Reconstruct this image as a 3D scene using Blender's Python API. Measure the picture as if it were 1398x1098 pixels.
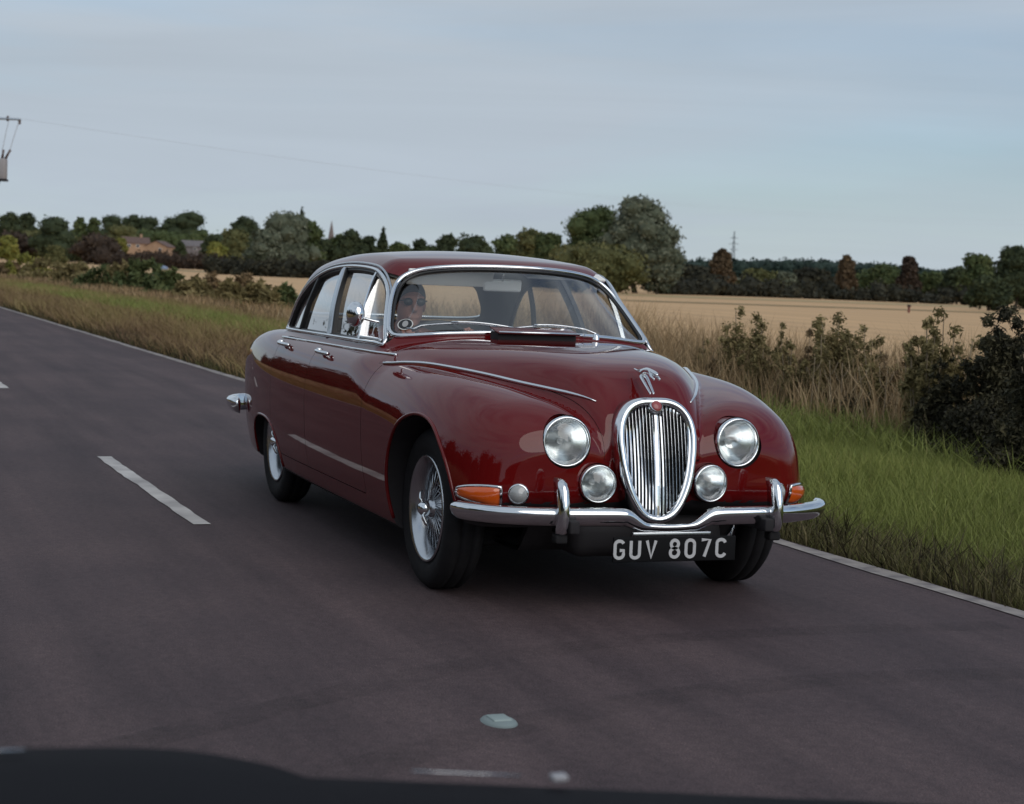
import bpy, bmesh, math, random
import numpy as np
from mathutils import Matrix, Vector
from math import pi, sin, cos, radians

for o in list(bpy.data.objects):
    bpy.data.objects.remove(o)
SC = bpy.context.scene
COL = SC.collection

# ------------------------------------------------------------------ camera
CF = 2387.38                      # focal length in pixels of the 1398 x 1098 photograph
CP = np.array([6.89745, -3.03060, 1.31259])
_yaw, _pit, _rol = 0.36692656, -0.07137322, 0.04150494
_f = np.array([-cos(_yaw)*cos(_pit), sin(_yaw)*cos(_pit), sin(_pit)])
_r = np.cross(_f, [0, 0, 1]); _r /= np.linalg.norm(_r)
_u = np.cross(_r, _f)
_r, _u = cos(_rol)*_r + sin(_rol)*_u, -sin(_rol)*_r + cos(_rol)*_u
cam = bpy.data.cameras.new('camera')
cam.sensor_fit = 'HORIZONTAL'; cam.sensor_width = 36.0
cam.lens = CF/1398*36.0
cam.dof.use_dof = True; cam.dof.focus_distance = 7.7; cam.dof.aperture_fstop = 5.6
cam.clip_start = 0.05; cam.clip_end = 20000
camo = bpy.data.objects.new('camera', cam); COL.objects.link(camo)
M = Matrix(((_r[0], _u[0], -_f[0], CP[0]), (_r[1], _u[1], -_f[1], CP[1]), (_r[2], _u[2], -_f[2], CP[2]), (0, 0, 0, 1)))
camo.matrix_world = M
SC.camera = camo

# ------------------------------------------------------------------ sky, sun, exposure
SUN_EL, SUN_AZ = 36.0, 76.0       # azimuth clockwise from +Y
SUN_STRENGTH, SKY_STRENGTH, EXPOSURE = 1.5, 0.10, 0.0
world = bpy.data.worlds.new('World'); SC.world = world
world.use_nodes = True
wn, wl = world.node_tree.nodes, world.node_tree.links
wn.clear()
w_out = wn.new('ShaderNodeOutputWorld'); w_bg = wn.new('ShaderNodeBackground')
w_bg.inputs['Strength'].default_value = SKY_STRENGTH
w_sky = wn.new('ShaderNodeTexSky'); w_sky.sky_type = 'NISHITA'; w_sky.sun_disc = False
w_sky.sun_elevation = radians(SUN_EL); w_sky.sun_rotation = radians(SUN_AZ)
w_sky.air_density = 1.0; w_sky.dust_density = .4
w_tc = wn.new('ShaderNodeTexCoord')
w_map = wn.new('ShaderNodeMapping'); w_map.inputs['Scale'].default_value = (1.0, 1.0, 7.0)
w_map.inputs['Rotation'].default_value = (0.05, 0.10, 0.4)
w_n1 = wn.new('ShaderNodeTexNoise'); w_n1.inputs['Scale'].default_value = 1.7; w_n1.inputs['Detail'].default_value = 6; w_n1.inputs['Roughness'].default_value = .5; w_n1.inputs['Distortion'].default_value = .4
w_r1 = wn.new('ShaderNodeMapRange'); w_r1.inputs[1].default_value = .30; w_r1.inputs[2].default_value = .62
w_r1.inputs[3].default_value = -.34; w_r1.inputs[4].default_value = .30
w_mix = wn.new('ShaderNodeMix'); w_mix.data_type = 'RGBA'
w_mix.inputs['B'].default_value = (4.60, 5.28, 6.02, 1)
w_sc = wn.new('ShaderNodeMix'); w_sc.data_type = 'RGBA'; w_sc.blend_type = 'MULTIPLY'; w_sc.inputs['Factor'].default_value = 1
w_sc.inputs['B'].default_value = (.70, .84, .97, 1)
wl.new(w_tc.outputs['Generated'], w_map.inputs['Vector']); wl.new(w_map.outputs[0], w_n1.inputs['Vector'])
wl.new(w_n1.outputs['Fac'], w_r1.inputs[0]); 
# the high cloud thins out towards one side of the sky
w_dot = wn.new('ShaderNodeVectorMath'); w_dot.operation = 'DOT_PRODUCT'; w_dot.inputs[1].default_value = (.36, .93, 0)
w_r2 = wn.new('ShaderNodeMapRange'); w_r2.inputs[1].default_value = -.10; w_r2.inputs[2].default_value = .72; w_r2.inputs[3].default_value = .88; w_r2.inputs[4].default_value = .38
w_add = wn.new('ShaderNodeMath'); w_add.operation = 'ADD'; w_add.use_clamp = True
wl.new(w_tc.outputs['Generated'], w_dot.inputs[0]); wl.new(w_dot.outputs['Value'], w_r2.inputs[0])
wl.new(w_r1.outputs[0], w_add.inputs[0]); wl.new(w_r2.outputs[0], w_add.inputs[1]); wl.new(w_add.outputs[0], w_mix.inputs['Factor'])
wl.new(w_sky.outputs[0], w_sc.inputs['A']); wl.new(w_sc.outputs['Result'], w_mix.inputs['A'])
# thin streaks of brighter and duller cloud
w_map2 = wn.new('ShaderNodeMapping'); w_map2.inputs['Scale'].default_value = (1.2, 1.2, 13.0); w_map2.inputs['Rotation'].default_value = (.03, .16, .3)
w_n2 = wn.new('ShaderNodeTexNoise'); w_n2.inputs['Scale'].default_value = 1.5; w_n2.inputs['Detail'].default_value = 5; w_n2.inputs['Roughness'].default_value = .55; w_n2.inputs['Distortion'].default_value = .6
w_r3 = wn.new('ShaderNodeMapRange'); w_r3.inputs[1].default_value = .34; w_r3.inputs[2].default_value = .66; w_r3.inputs[3].default_value = .945; w_r3.inputs[4].default_value = 1.055
w_vm = wn.new('ShaderNodeVectorMath'); w_vm.operation = 'SCALE'
wl.new(w_tc.outputs['Generated'], w_map2.inputs['Vector']); wl.new(w_map2.outputs[0], w_n2.inputs['Vector']); wl.new(w_n2.outputs['Fac'], w_r3.inputs[0])
wl.new(w_mix.outputs['Result'], w_vm.inputs[0]); wl.new(w_r3.outputs[0], w_vm.inputs['Scale']); wl.new(w_vm.outputs[0], w_bg.inputs['Color']); wl.new(w_bg.outputs[0], w_out.inputs['Surface'])
sun = bpy.data.lights.new('sun', 'SUN'); sun.energy = SUN_STRENGTH; sun.angle = radians(60); sun.color = (1, .93, .84)
suno = bpy.data.objects.new('sun', sun); COL.objects.link(suno)
_sd = Vector((sin(radians(SUN_AZ))*cos(radians(SUN_EL)), cos(radians(SUN_AZ))*cos(radians(SUN_EL)), sin(radians(SUN_EL))))
suno.rotation_euler = _sd.to_track_quat('Z', 'Y').to_euler(); suno.location = (0, 0, 30)
SC.view_settings.view_transform = 'Standard'; SC.view_settings.look = 'None'
SC.view_settings.exposure = EXPOSURE; SC.view_settings.gamma = 1.0; SC.view_settings.use_curve_mapping = False

# ------------------------------------------------------------------ helpers
RNG = np.random.default_rng(11)

def at(px, py, d):
    """world point at photograph column/row px,py and depth d metres"""
    return CP + d*(_f + _r*(px-699)/CF - _u*(py-549)/CF)

def mat(name, color, rough=.6, metal=0., spec=.5, coat=0., var=None, scale=8., bump=0., bscale=40., tint=None, emis=None, detail=4., coords='Object', trans=0.):
    m = bpy.data.materials.new(name); m.use_nodes = True
    nt = m.node_tree; n, l = nt.nodes, nt.links
    b = n['Principled BSDF']
    b.inputs['Base Color'].default_value = (*color, 1); b.inputs['Roughness'].default_value = rough
    b.inputs['Metallic'].default_value = metal; b.inputs['Specular IOR Level'].default_value = spec
    b.inputs['Coat Weight'].default_value = coat; b.inputs['Coat Roughness'].default_value = .03
    src = None
    if var is not None or bump:
        tc = n.new('ShaderNodeTexCoord')
    if var is not None:
        nz = n.new('ShaderNodeTexNoise'); nz.inputs['Scale'].default_value = scale; nz.inputs['Detail'].default_value = detail
        l.new(tc.outputs[coords], nz.inputs['Vector'])
        rp = n.new('ShaderNodeValToRGB'); rp.color_ramp.elements[0].position = .32; rp.color_ramp.elements[1].position = .68
        rp.color_ramp.elements[0].color = (*color, 1); rp.color_ramp.elements[1].color = (*var, 1)
        l.new(nz.outputs['Fac'], rp.inputs['Fac']); src = rp.outputs['Color']
    if tint is not None:
        a = n.new('ShaderNodeAttribute'); a.attribute_name = 'tint'
        rp = n.new('ShaderNodeValToRGB'); e = rp.color_ramp.elements
        while len(e) < len(tint): e.new(.5)
        for i, c in enumerate(tint):
            e[i].position = i/(len(tint)-1); e[i].color = (*c, 1)
        l.new(a.outputs['Fac'], rp.inputs['Fac']); src = rp.outputs['Color']
    if src is not None: l.new(src, b.inputs['Base Color'])
    if bump:
        nb = n.new('ShaderNodeTexNoise'); nb.inputs['Scale'].default_value = bscale; nb.inputs['Detail'].default_value = 5
        l.new(tc.outputs[coords], nb.inputs['Vector'])
        bp = n.new('ShaderNodeBump'); bp.inputs['Strength'].default_value = bump; bp.inputs['Distance'].default_value = .02
        l.new(nb.outputs['Fac'], bp.inputs['Height']); l.new(bp.outputs[0], b.inputs['Normal'])
    if trans:
        tr = n.new('ShaderNodeBsdfTranslucent')
        if src is not None: l.new(src, tr.inputs['Color'])
        else: tr.inputs['Color'].default_value = (*color, 1)
        mx = n.new('ShaderNodeMixShader'); mx.inputs[0].default_value = trans
        l.new(b.outputs[0], mx.inputs[1]); l.new(tr.outputs[0], mx.inputs[2]); l.new(mx.outputs[0], n['Material Output'].inputs['Surface'])
    return m

def glass_mat(name, tint=(.9, .93, .92), refl=1.0, rough=.0, gain=1.9):
    m = bpy.data.materials.new(name); m.use_nodes = True
    n, l = m.node_tree.nodes, m.node_tree.links
    n.remove(n['Principled BSDF'])
    t = n.new('ShaderNodeBsdfTransparent'); t.inputs['Color'].default_value = (*tint, 1)
    g = n.new('ShaderNodeBsdfGlossy'); g.inputs['Roughness'].default_value = rough; g.inputs['Color'].default_value = (refl, refl, refl, 1)
    fr = n.new('ShaderNodeFresnel'); fr.inputs['IOR'].default_value = 1.5
    gm = n.new('ShaderNodeNewGeometry'); mt = n.new('ShaderNodeMath'); mt.operation = 'MULTIPLY'; mt.inputs[1].default_value = gain; mt.use_clamp = True
    mx = n.new('ShaderNodeMixShader')
    iq = n.new('ShaderNodeMapRange'); iq.inputs[3].default_value = 1.5; iq.inputs[4].default_value = 1/1.5
    l.new(gm.outputs['Backfacing'], iq.inputs[0]); l.new(iq.outputs[0], fr.inputs['IOR'])     # same reflectance seen from inside
    l.new(fr.outputs[0], mt.inputs[0]); l.new(mt.outputs[0], mx.inputs[0]); l.new(t.outputs[0], mx.inputs[1]); l.new(g.outputs[0], mx.inputs[2])
    l.new(mx.outputs[0], n['Material Output'].inputs['Surface'])
    return m

def tag(o, label=None, cat=None, group=None, kind=None):
    if label: o['label'] = label
    if cat: o['category'] = cat
    if group: o['group'] = group
    if kind: o['kind'] = kind
    return o

def link(name, me, m=None, parent=None, loc=None):
    o = bpy.data.objects.new(name, me); COL.objects.link(o)
    if m is not None and me is not None and not me.materials:
        for mm in (m if isinstance(m, (list, tuple)) else [m]): me.materials.append(mm)
    if parent is not None: o.parent = parent
    if loc is not None: o.location = loc
    return o

def empty(name, loc=(0, 0, 0), parent=None):
    o = bpy.data.objects.new(name, None); COL.objects.link(o); o.location = loc
    o.empty_display_size = .1
    if parent is not None: o.parent = parent
    return o

def npmesh(name, V, F, smooth=False, tint=None, normals=None):
    """V (n,3) array, F (m,k) int array with constant k (or list of arrays)"""
    me = bpy.data.meshes.new(name)
    V = np.asarray(V, np.float32)
    Fs = F if isinstance(F, list) else [F]
    Fs = [np.asarray(f, np.int32) for f in Fs if len(f)]
    nl = sum(f.size for f in Fs); nf = sum(len(f) for f in Fs)
    me.vertices.add(len(V)); me.vertices.foreach_set('co', V.ravel())
    me.loops.add(nl); me.polygons.add(nf)
    me.loops.foreach_set('vertex_index', np.concatenate([f.ravel() for f in Fs]))
    ls = []; k0 = 0
    for f in Fs:
        k = f.shape[1]; ls.append(k0 + np.arange(len(f))*k); k0 += f.size
    me.polygons.foreach_set('loop_start', np.concatenate(ls).astype(np.int32))
    me.update(calc_edges=True)
    me.polygons.foreach_set('use_smooth', np.full(nf, bool(smooth)))
    if tint is not None:
        a = me.attributes.new('tint', 'FLOAT', 'POINT'); a.data.foreach_set('value', np.asarray(tint, np.float32))
    if normals is not None:
        me.normals_split_custom_set_from_vertices(np.asarray(normals, np.float32).tolist())
    return me

def bm_mesh(name, bm, smooth=False):
    me = bpy.data.meshes.new(name); bm.to_mesh(me); bm.free()
    if smooth:
        me.polygons.foreach_set('use_smooth', [True]*len(me.polygons))
    return me

def add_box(bm, c, s, rot=None, bevel=0., seg=2):
    r = bmesh.ops.create_cube(bm, size=1)
    vs = r['verts']
    mt = Matrix.Translation(c) @ (rot.to_4x4() if rot is not None else Matrix.Identity(4)) @ Matrix.Diagonal((*s, 1))
    bmesh.ops.transform(bm, matrix=mt, verts=vs)
    if bevel:
        es = list({e for v in vs for e in v.link_edges})
        bmesh.ops.bevel(bm, geom=es, offset=bevel, segments=seg, affect='EDGES', profile=.5)

def rbox(name, c, s, bevel, m, parent=None, rot=None, seg=3):
    bm = bmesh.new(); add_box(bm, c, s, rot, bevel, seg)
    return link(name, bm_mesh(name, bm, True), m, parent)

def sweep(points, prof, closed=False, ups=None, cap=True, scale=None):
    """sweep closed 2D profile [(a,b)] along points; a goes along side axis, b along up axis"""
    P = np.asarray(points, float); n = len(P)
    if closed: T = np.roll(P, -1, 0)-np.roll(P, 1, 0)
    else: T = np.gradient(P, axis=0)
    T /= np.linalg.norm(T, axis=1)[:, None]+1e-12
    if ups is None: U = np.tile([0, 0, 1.], (n, 1))
    else: U = np.asarray(ups, float).copy()
    if U.ndim == 1: U = np.tile(U, (n, 1))
    S = np.cross(T, U); ln = np.linalg.norm(S, axis=1)
    S[ln < 1e-6] = np.cross(T[ln < 1e-6], [1, 0, 0.001]); S /= np.linalg.norm(S, axis=1)[:, None]
    U = np.cross(S, T)
    pr = np.asarray(prof, float); k = len(pr)
    sc = np.ones(n) if scale is None else np.asarray(scale)
    V = P[:, None, :] + sc[:, None, None]*(S[:, None, :]*pr[None, :, 0, None] + U[:, None, :]*pr[None, :, 1, None])
    V = V.reshape(-1, 3)
    m = n if closed else n-1
    i = np.arange(m)[:, None]; j = np.arange(k)[None, :]
    i2 = (i+1) % n; j2 = (j+1) % k
    F = np.stack([i*k+j+0*j, i*k+j2, i2*k+j2, i2*k+j], -1).reshape(-1, 4)
    Fs = [F]
    if cap and not closed and k > 2:
        Fs.append(np.array([list(range(k))[::-1]])); Fs.append(np.array([[(n-1)*k+q for q in range(k)]]))
    return V, Fs

def circ(r, k=8, ry=None):
    a = np.arange(k)*2*pi/k
    return np.stack([r*np.cos(a), (ry or r)*np.sin(a)], 1)

def tube(name, pts, r, m, parent=None, closed=False, ups=None, k=8, ry=None, scale=None):
    V, F = sweep(pts, circ(r, k, ry), closed, ups, scale=scale)
    return link(name, npmesh(name, V, F, True), m, parent)

def smooth_path(pts, n=60, closed=False):
    P = np.asarray(pts, float)
    if closed: P = np.vstack([P[-1:], P, P[:2]])
    else: P = np.vstack([2*P[0]-P[1], P, 2*P[-1]-P[-2]])
    out = []; segs = len(P)-3; per = max(2, int(math.ceil(n/segs)))
    for i in range(segs):
        p0, p1, p2, p3 = P[i:i+4]
        t = np.linspace(0, 1, per, endpoint=False)[:, None]
        # centripetal-ish Catmull-Rom (uniform, softened)
        out.append(.5*((2*p1)+(-p0+p2)*t+(2*p0-5*p1+4*p2-p3)*t**2+(-p0+3*p1-3*p2+p3)*t**3))
    if not closed: out.append(P[-2:-1])
    return np.vstack(out)

def resample(P, n, closed=False):
    P = np.asarray(P, float)
    if closed: P = np.vstack([P, P[:1]])
    d = np.r_[0, np.cumsum(np.linalg.norm(np.diff(P, axis=0), axis=1))]
    t = np.linspace(0, d[-1], n, endpoint=not closed)
    return np.stack([np.interp(t, d, P[:, i]) for i in range(P.shape[1])], 1)

def lathe(prof, k=32, axis='y', a0=0, a1=2*pi):
    """prof [(radius, height)] around axis"""
    pr = np.asarray(prof, float); full = abs(a1-a0-2*pi) < 1e-6
    a = np.linspace(a0, a1, k, endpoint=not full)
    R = pr[None, :, 0]; H = pr[None, :, 1]
    c = np.cos(a)[:, None]; s = np.sin(a)[:, None]
    H2 = np.broadcast_to(H, (k, len(pr)))
    if axis == 'y': V = np.stack([R*c, H2, R*s], -1)
    elif axis == 'x': V = np.stack([H2, R*c, R*s], -1)
    else: V = np.stack([R*c, R*s, H2], -1)
    p = len(pr); m = k if full else k-1
    i = np.arange(m)[:, None]; j = np.arange(p-1)[None, :]; i2 = (i+1) % k
    F = np.stack([i*p+j, i2*p+j, i2*p+j+1, i*p+j+1], -1).reshape(-1, 4)
    return V.reshape(-1, 3), F

def ncs(xs, ys):
    """natural cubic spline"""
    xs = np.asarray(xs, float); ys = np.asarray(ys, float)
    o = np.argsort(xs); xs, ys = xs[o], ys[o]; n = len(xs); h = np.diff(xs)
    A = np.zeros((n, n)); b = np.zeros(n); A[0, 0] = A[-1, -1] = 1
    for i in range(1, n-1):
        A[i, i-1] = h[i-1]; A[i, i] = 2*(h[i-1]+h[i]); A[i, i+1] = h[i]
        b[i] = 6*((ys[i+1]-ys[i])/h[i]-(ys[i]-ys[i-1])/h[i-1])
    m2 = np.linalg.solve(A, b)
    d0 = (ys[1]-ys[0])/h[0]-h[0]*m2[1]/6; d1 = (ys[-1]-ys[-2])/h[-1]+h[-1]*m2[-2]/6
    def f(x):
        x = np.asarray(x, float); xc = np.clip(x, xs[0], xs[-1])
        i = np.clip(np.searchsorted(xs, xc)-1, 0, n-2)
        t0 = xc-xs[i]; t1 = xs[i+1]-xc; hh = h[i]
        v = (m2[i]*t1**3+m2[i+1]*t0**3)/(6*hh)+(ys[i]/hh-m2[i]*hh/6)*t1+(ys[i+1]/hh-m2[i+1]*hh/6)*t0
        return v+np.where(x < xs[0], d0*(x-xs[0]), 0)+np.where(x > xs[-1], d1*(x-xs[-1]), 0)
    return f

def smax(a, b, k):
    h = np.maximum(k-np.abs(a-b), 0)/k
    return np.maximum(a, b)+h*h*k*.25

def smin(a, b, k): return -smax(-a, -b, k)

def surface_nets(v, org, h):
    """vertices and quads of the zero surface of grid v"""
    neg = v < 0
    nx, ny, nz = v.shape
    acc = np.zeros((nx-1, ny-1, nz-1, 3), np.float32); cnt = np.zeros((nx-1, ny-1, nz-1), np.float32)
    sl = lambda d, n: slice(d, n-1+d)
    for ax in range(3):
        o1, o2 = [a for a in range(3) if a != ax]
        for d1 in (0, 1):
            for d2 in (0, 1):
                off0 = [0, 0, 0]; off0[o1] = d1; off0[o2] = d2
                off1 = list(off0); off1[ax] = 1
                a = v[sl(off0[0], nx), sl(off0[1], ny), sl(off0[2], nz)]
                b = v[sl(off1[0], nx), sl(off1[1], ny), sl(off1[2], nz)]
                c = (a < 0) != (b < 0)
                t = np.where(c, a/np.where(c, a-b, 1), 0)
                cnt += c
                acc[..., ax] += np.where(c, t, 0)
                if d1: acc[..., o1] += c
                if d2: acc[..., o2] += c
    act = cnt > 0
    idx = np.full(act.shape, -1, np.int64); ijk = np.argwhere(act); idx[act] = np.arange(len(ijk))
    V = (ijk+acc[act]/cnt[act][:, None])*h+np.asarray(org)
    Q = []
    for ax in range(3):
        o1, o2 = [a for a in range(3) if a != ax]
        s0 = [slice(1, -1)]*3; s1 = [slice(1, -1)]*3
        s0[ax] = slice(0, -1); s1[ax] = slice(1, None)
        a = neg[tuple(s0)]; b = neg[tuple(s1)]
        e = np.argwhere(a != b)
        if not len(e): continue
        fl = a[tuple(e.T)]
        g = e.copy(); g[:, o1] += 1; g[:, o2] += 1
        def cell(d1, d2):
            c = g.copy(); c[:, o1] -= d1; c[:, o2] -= d2
            return idx[tuple(c.T)]
        q = np.stack([cell(1, 1), cell(0, 1), cell(0, 0), cell(1, 0)], 1)
        if ax == 1: fl = ~fl
        q[~fl] = q[~fl][:, ::-1]
        Q.append(q)
    return V, np.vstack(Q)

def iso_project(F, V, steps=3, e=1e-3):
    def grad(p):
        g = np.stack([F(p[:, 0]+e, p[:, 1], p[:, 2])-F(p[:, 0]-e, p[:, 1], p[:, 2]),
                      F(p[:, 0], p[:, 1]+e, p[:, 2])-F(p[:, 0], p[:, 1]-e, p[:, 2]),
                      F(p[:, 0], p[:, 1], p[:, 2]+e)-F(p[:, 0], p[:, 1], p[:, 2]-e)], 1)/(2*e)
        return g
    V = np.array(V, float)
    for _ in range(steps):
        g = grad(V); f = F(V[:, 0], V[:, 1], V[:, 2])
        st = (f/np.maximum((g*g).sum(1), .05))[:, None]*g
        ln = np.linalg.norm(st, axis=1)[:, None]
        V -= st*np.minimum(1, .02/np.maximum(ln, 1e-9))
    g = grad(V)
    return V, g/(np.linalg.norm(g, axis=1)[:, None]+1e-9)

def poly_sdf(P, Q):
    """signed distance of points P (n,2) to closed polygon Q (m,2), positive inside"""
    A = Q; B = np.roll(Q, -1, 0)
    best = np.full(len(P), 1e9); ins = np.zeros(len(P), bool)
    for a, b in zip(A, B):
        d = b-a; w = P-a
        t = np.clip((w@d)/(d@d+1e-12), 0, 1)
        q = w-t[:, None]*d
        best = np.minimum(best, (q*q).sum(1))
        cr = (a[1] > P[:, 1]) != (b[1] > P[:, 1])
        ins ^= cr & (P[:, 0] < (b[0]-a[0])*(P[:, 1]-a[1])/(b[1]-a[1]+1e-15)+a[0])
    return np.where(ins, 1, -1)*np.sqrt(best)

class Tri:
    """triangle soup that can be clipped by scalar fields"""
    def __init__(s, V, N): s.V, s.N = V, N
    def clip(s, T, val):
        """val: field on s.V; returns (T where val>=0, T where val<0)"""
        pos = val >= 0; c = pos[T].sum(1)
        P = [T[c == 3]]; Ng = [T[c == 0]]
        for want in (1, 2):
            M_ = T[c == want]
            if not len(M_): continue
            lone = pos[M_] if want == 1 else ~pos[M_]
            k = lone.argmax(1)
            a = M_[np.arange(len(M_)), k]; b = M_[np.arange(len(M_)), (k+1) % 3]; d = M_[np.arange(len(M_)), (k+2) % 3]
            e = np.vstack([np.sort(np.stack([a, b], 1), 1), np.sort(np.stack([a, d], 1), 1)])
            key, inv = np.unique(e[:, 0]*(1 << 32)+e[:, 1], return_inverse=True)
            p, q = key >> 32, key & 0xffffffff
            t = (val[p]/(val[p]-val[q]))[:, None]
            base = len(s.V)
            s.V = np.vstack([s.V, s.V[p]*(1-t)+s.V[q]*t]); nn = s.N[p]*(1-t)+s.N[q]*t
            s.N = np.vstack([s.N, nn/(np.linalg.norm(nn, axis=1)[:, None]+1e-9)])
            val = np.r_[val, np.zeros(len(key))]; pos = np.r_[pos, np.ones(len(key), bool)]
            ab = base+inv[:len(M_)]; ad = base+inv[len(M_):]
            one = np.stack([a, ab, ad], 1); two = np.vstack([np.stack([ab, b, d], 1), np.stack([ab, d, ad], 1)])
            (P if want == 1 else Ng).append(one); (Ng if want == 1 else P).append(two)
        return np.vstack(P), np.vstack(Ng)
    def part(s, T, off=0., flip=False):
        u, inv = np.unique(T, return_inverse=True); T2 = inv.reshape(T.shape)
        V = s.V[u]+s.N[u]*off; N = s.N[u]
        if flip: T2 = T2[:, ::-1]; N = -N
        return V, N, T2
    def border(s, T):
        e = np.vstack([T[:, [0, 1]], T[:, [1, 2]], T[:, [2, 0]]])
        key = e[:, 0].astype(np.int64)*(1 << 32)+e[:, 1]; rev = e[:, 1].astype(np.int64)*(1 << 32)+e[:, 0]
        return e[~np.isin(key, rev)]

# ------------------------------------------------------------------ materials
M_PAINT = mat('maroon_paint', (.112, .0045, .0048), .4, coat=1.0, spec=.0)
M_PAINT.node_tree.nodes['Principled BSDF'].inputs['Coat IOR'].default_value = 1.49
M_CHROME = mat('chrome', (.78, .80, .82), .10, metal=1.0)
M_CHROME_DULL = mat('worn_chrome', (.55, .57, .6), .25, metal=1.0)
M_BLACK = mat('black_enamel', (.012, .012, .013), .4)
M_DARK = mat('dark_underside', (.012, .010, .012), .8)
M_RUBBER = mat('tyre_rubber', (.010, .0095, .011), .8, var=(.016, .015, .016), scale=14, spec=.25)
M_GLASS = glass_mat('window_glass', (.90, .92, .91), gain=2.3)
M_WGLASS = glass_mat('windscreen_glass', (.92, .94, .93), gain=2.8)
M_LENS = glass_mat('lamp_lens', (.95, .97, .97))
M_REFL = mat('lamp_reflector', (.86, .88, .88), .20, metal=1.0)
M_AMBER = mat('amber_lens', (.55, .085, .008), .15, coat=1.)
M_CLEAR = mat('frosted_lens', (.34, .35, .35), .15, coat=1.)
M_LEATHER = mat('dark_leather', (.055, .030, .024), .5, var=(.035, .02, .017), scale=10)
M_LINING = mat('headlining', (.36, .33, .29), .9)
M_VISOR = mat('visor_vinyl', (.80, .78, .75), .7)
M_WOOD = mat('dashboard_walnut', (.09, .04, .02), .3, var=(.05, .02, .01), scale=18, coat=.5)
M_SILVER = mat('plate_characters', (.48, .48, .49), .5)
M_ROAD = None

# ================================================================== GROUND, ROAD, FIELDS
RD = math.atan(.021)               # the road's direction against the car's axis
RO = np.array([0., -1.29])         # a point on the centre line
def rp_(s, t, z=0.):
    """road coordinates: s along the centre line (towards the camera), t to the left of the red car"""
    s = np.asarray(s, float); t = np.asarray(t, float)
    x = RO[0]+s*cos(RD)-t*sin(RD); y = RO[1]+s*sin(RD)+t*cos(RD)
    return np.stack([x, y, np.broadcast_to(z, x.shape)+0*x], -1)
def to_st(x, y):
    dx, dy = x-RO[0], y-RO[1]
    return dx*cos(RD)+dy*sin(RD), -dx*sin(RD)+dy*cos(RD)
def sstep(a, b, v):
    t = np.clip((v-a)/(b-a), 0, 1); return t*t*(3-2*t)
def terrain(x, y):
    x = np.asarray(x, float); y = np.asarray(y, float)
    s, t = to_st(x, y)
    d = np.hypot(x-CP[0], y-CP[1])
    v = 3.4*sstep(440, 620, d)*sstep(.30, .16, np.arctan2(t, -s))      # the village stands slightly higher
    w = 9.*sstep(700, 1500, d)*sstep(.30, .5, np.arctan2(t, -s))
    rise = .10*sstep(3.0, 5.0, np.abs(t))-.06*sstep(2.86, 2.95, np.abs(t))
    return v+w+rise-.012
def grid_mesh(name, X, Y, zoff=0.):
    Z = terrain(X, Y)+zoff
    n, k = X.shape
    V = np.stack([X, Y, Z], -1).reshape(-1, 3)
    i = np.arange(n-1)[:, None]; j = np.arange(k-1)[None, :]
    return npmesh(name, V, np.stack([i*k+j, (i+1)*k+j, (i+1)*k+j+1, i*k+j+1], -1).reshape(-1, 4), True)

M_SOIL = mat('verge_soil', (.085, .088, .030), .95, var=(.060, .048, .028), scale=.7, bump=.4, bscale=9)
M_STUBBLE = mat('stubble', (.60, .375, .185), .95, var=(.47, .295, .145), scale=.06, bump=.5, bscale=5)
_nt = M_STUBBLE.node_tree; _mp = _nt.nodes.new('ShaderNodeMapping'); _mp.inputs['Scale'].default_value = (.22, 3.2, 1); _mp.inputs['Rotation'].default_value = (0, 0, .30)
_tx = [q for q in _nt.nodes if q.type == 'TEX_NOISE' and abs(q.inputs['Scale'].default_value-.06) < 1e-4][0]; _tx.inputs['Scale'].default_value = .16
_nt.links.new([q for q in _nt.nodes if q.type == 'TEX_COORD'][0].outputs['Object'], _mp.inputs['Vector']); _nt.links.new(_mp.outputs[0], _tx.inputs['Vector'])
rr = np.concatenate([[0.4], np.geomspace(2., 8000, 120)]); aa = np.linspace(0, 2*pi, 181)
A_, R_ = np.meshgrid(aa, rr, indexing='ij')
tag(link('ground', grid_mesh('ground', CP[0]+R_*np.cos(A_), CP[1]+R_*np.sin(A_), -.03), M_SOIL), kind='structure')

# road: asphalt with worn wheel tracks
M_ROAD = mat('asphalt', (.085, .078, .082), .78, spec=.35)
nt = M_ROAD.node_tree; n, l = nt.nodes, nt.links; b = n['Principled BSDF']
tc = n.new('ShaderNodeTexCoord')
def noise(scale, det=3, vec=None, rough=.6):
    q = n.new('ShaderNodeTexNoise'); q.inputs['Scale'].default_value = scale; q.inputs['Detail'].default_value = det; q.inputs['Roughness'].default_value = rough
    l.new(vec or tc.outputs['Object'], q.inputs['Vector']); return q.outputs['Fac']
def ramp(f, p0, c0, p1, c1):
    q = n.new('ShaderNodeValToRGB'); q.color_ramp.elements[0].position = p0; q.color_ramp.elements[1].position = p1
    q.color_ramp.elements[0].color = (*c0, 1); q.color_ramp.elements[1].color = (*c1, 1); l.new(f, q.inputs['Fac']); return q.outputs['Color']
def mixc(a, bb, fac, mode='MULTIPLY'):
    q = n.new('ShaderNodeMix'); q.data_type = 'RGBA'; q.blend_type = mode
    if isinstance(fac, float): q.inputs['Factor'].default_value = fac
    else: l.new(fac, q.inputs['Factor'])
    l.new(a, q.inputs['A']); l.new(bb, q.inputs['B']); return q.outputs['Result']
mp = n.new('ShaderNodeMapping'); mp.inputs['Scale'].default_value = (.10, 1.4, 1); mp.inputs['Rotation'].default_value = (0, 0, -RD); l.new(tc.outputs['Object'], mp.inputs['Vector'])
base = ramp(noise(170, 2, rough=.9), .28, (.020, .0128, .0152), .74, (.142, .104, .110))
streak = ramp(noise(2.0, 4, mp.outputs[0]), .35, (.70, .68, .70), .65, (1.12, 1.10, 1.08))
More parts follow.
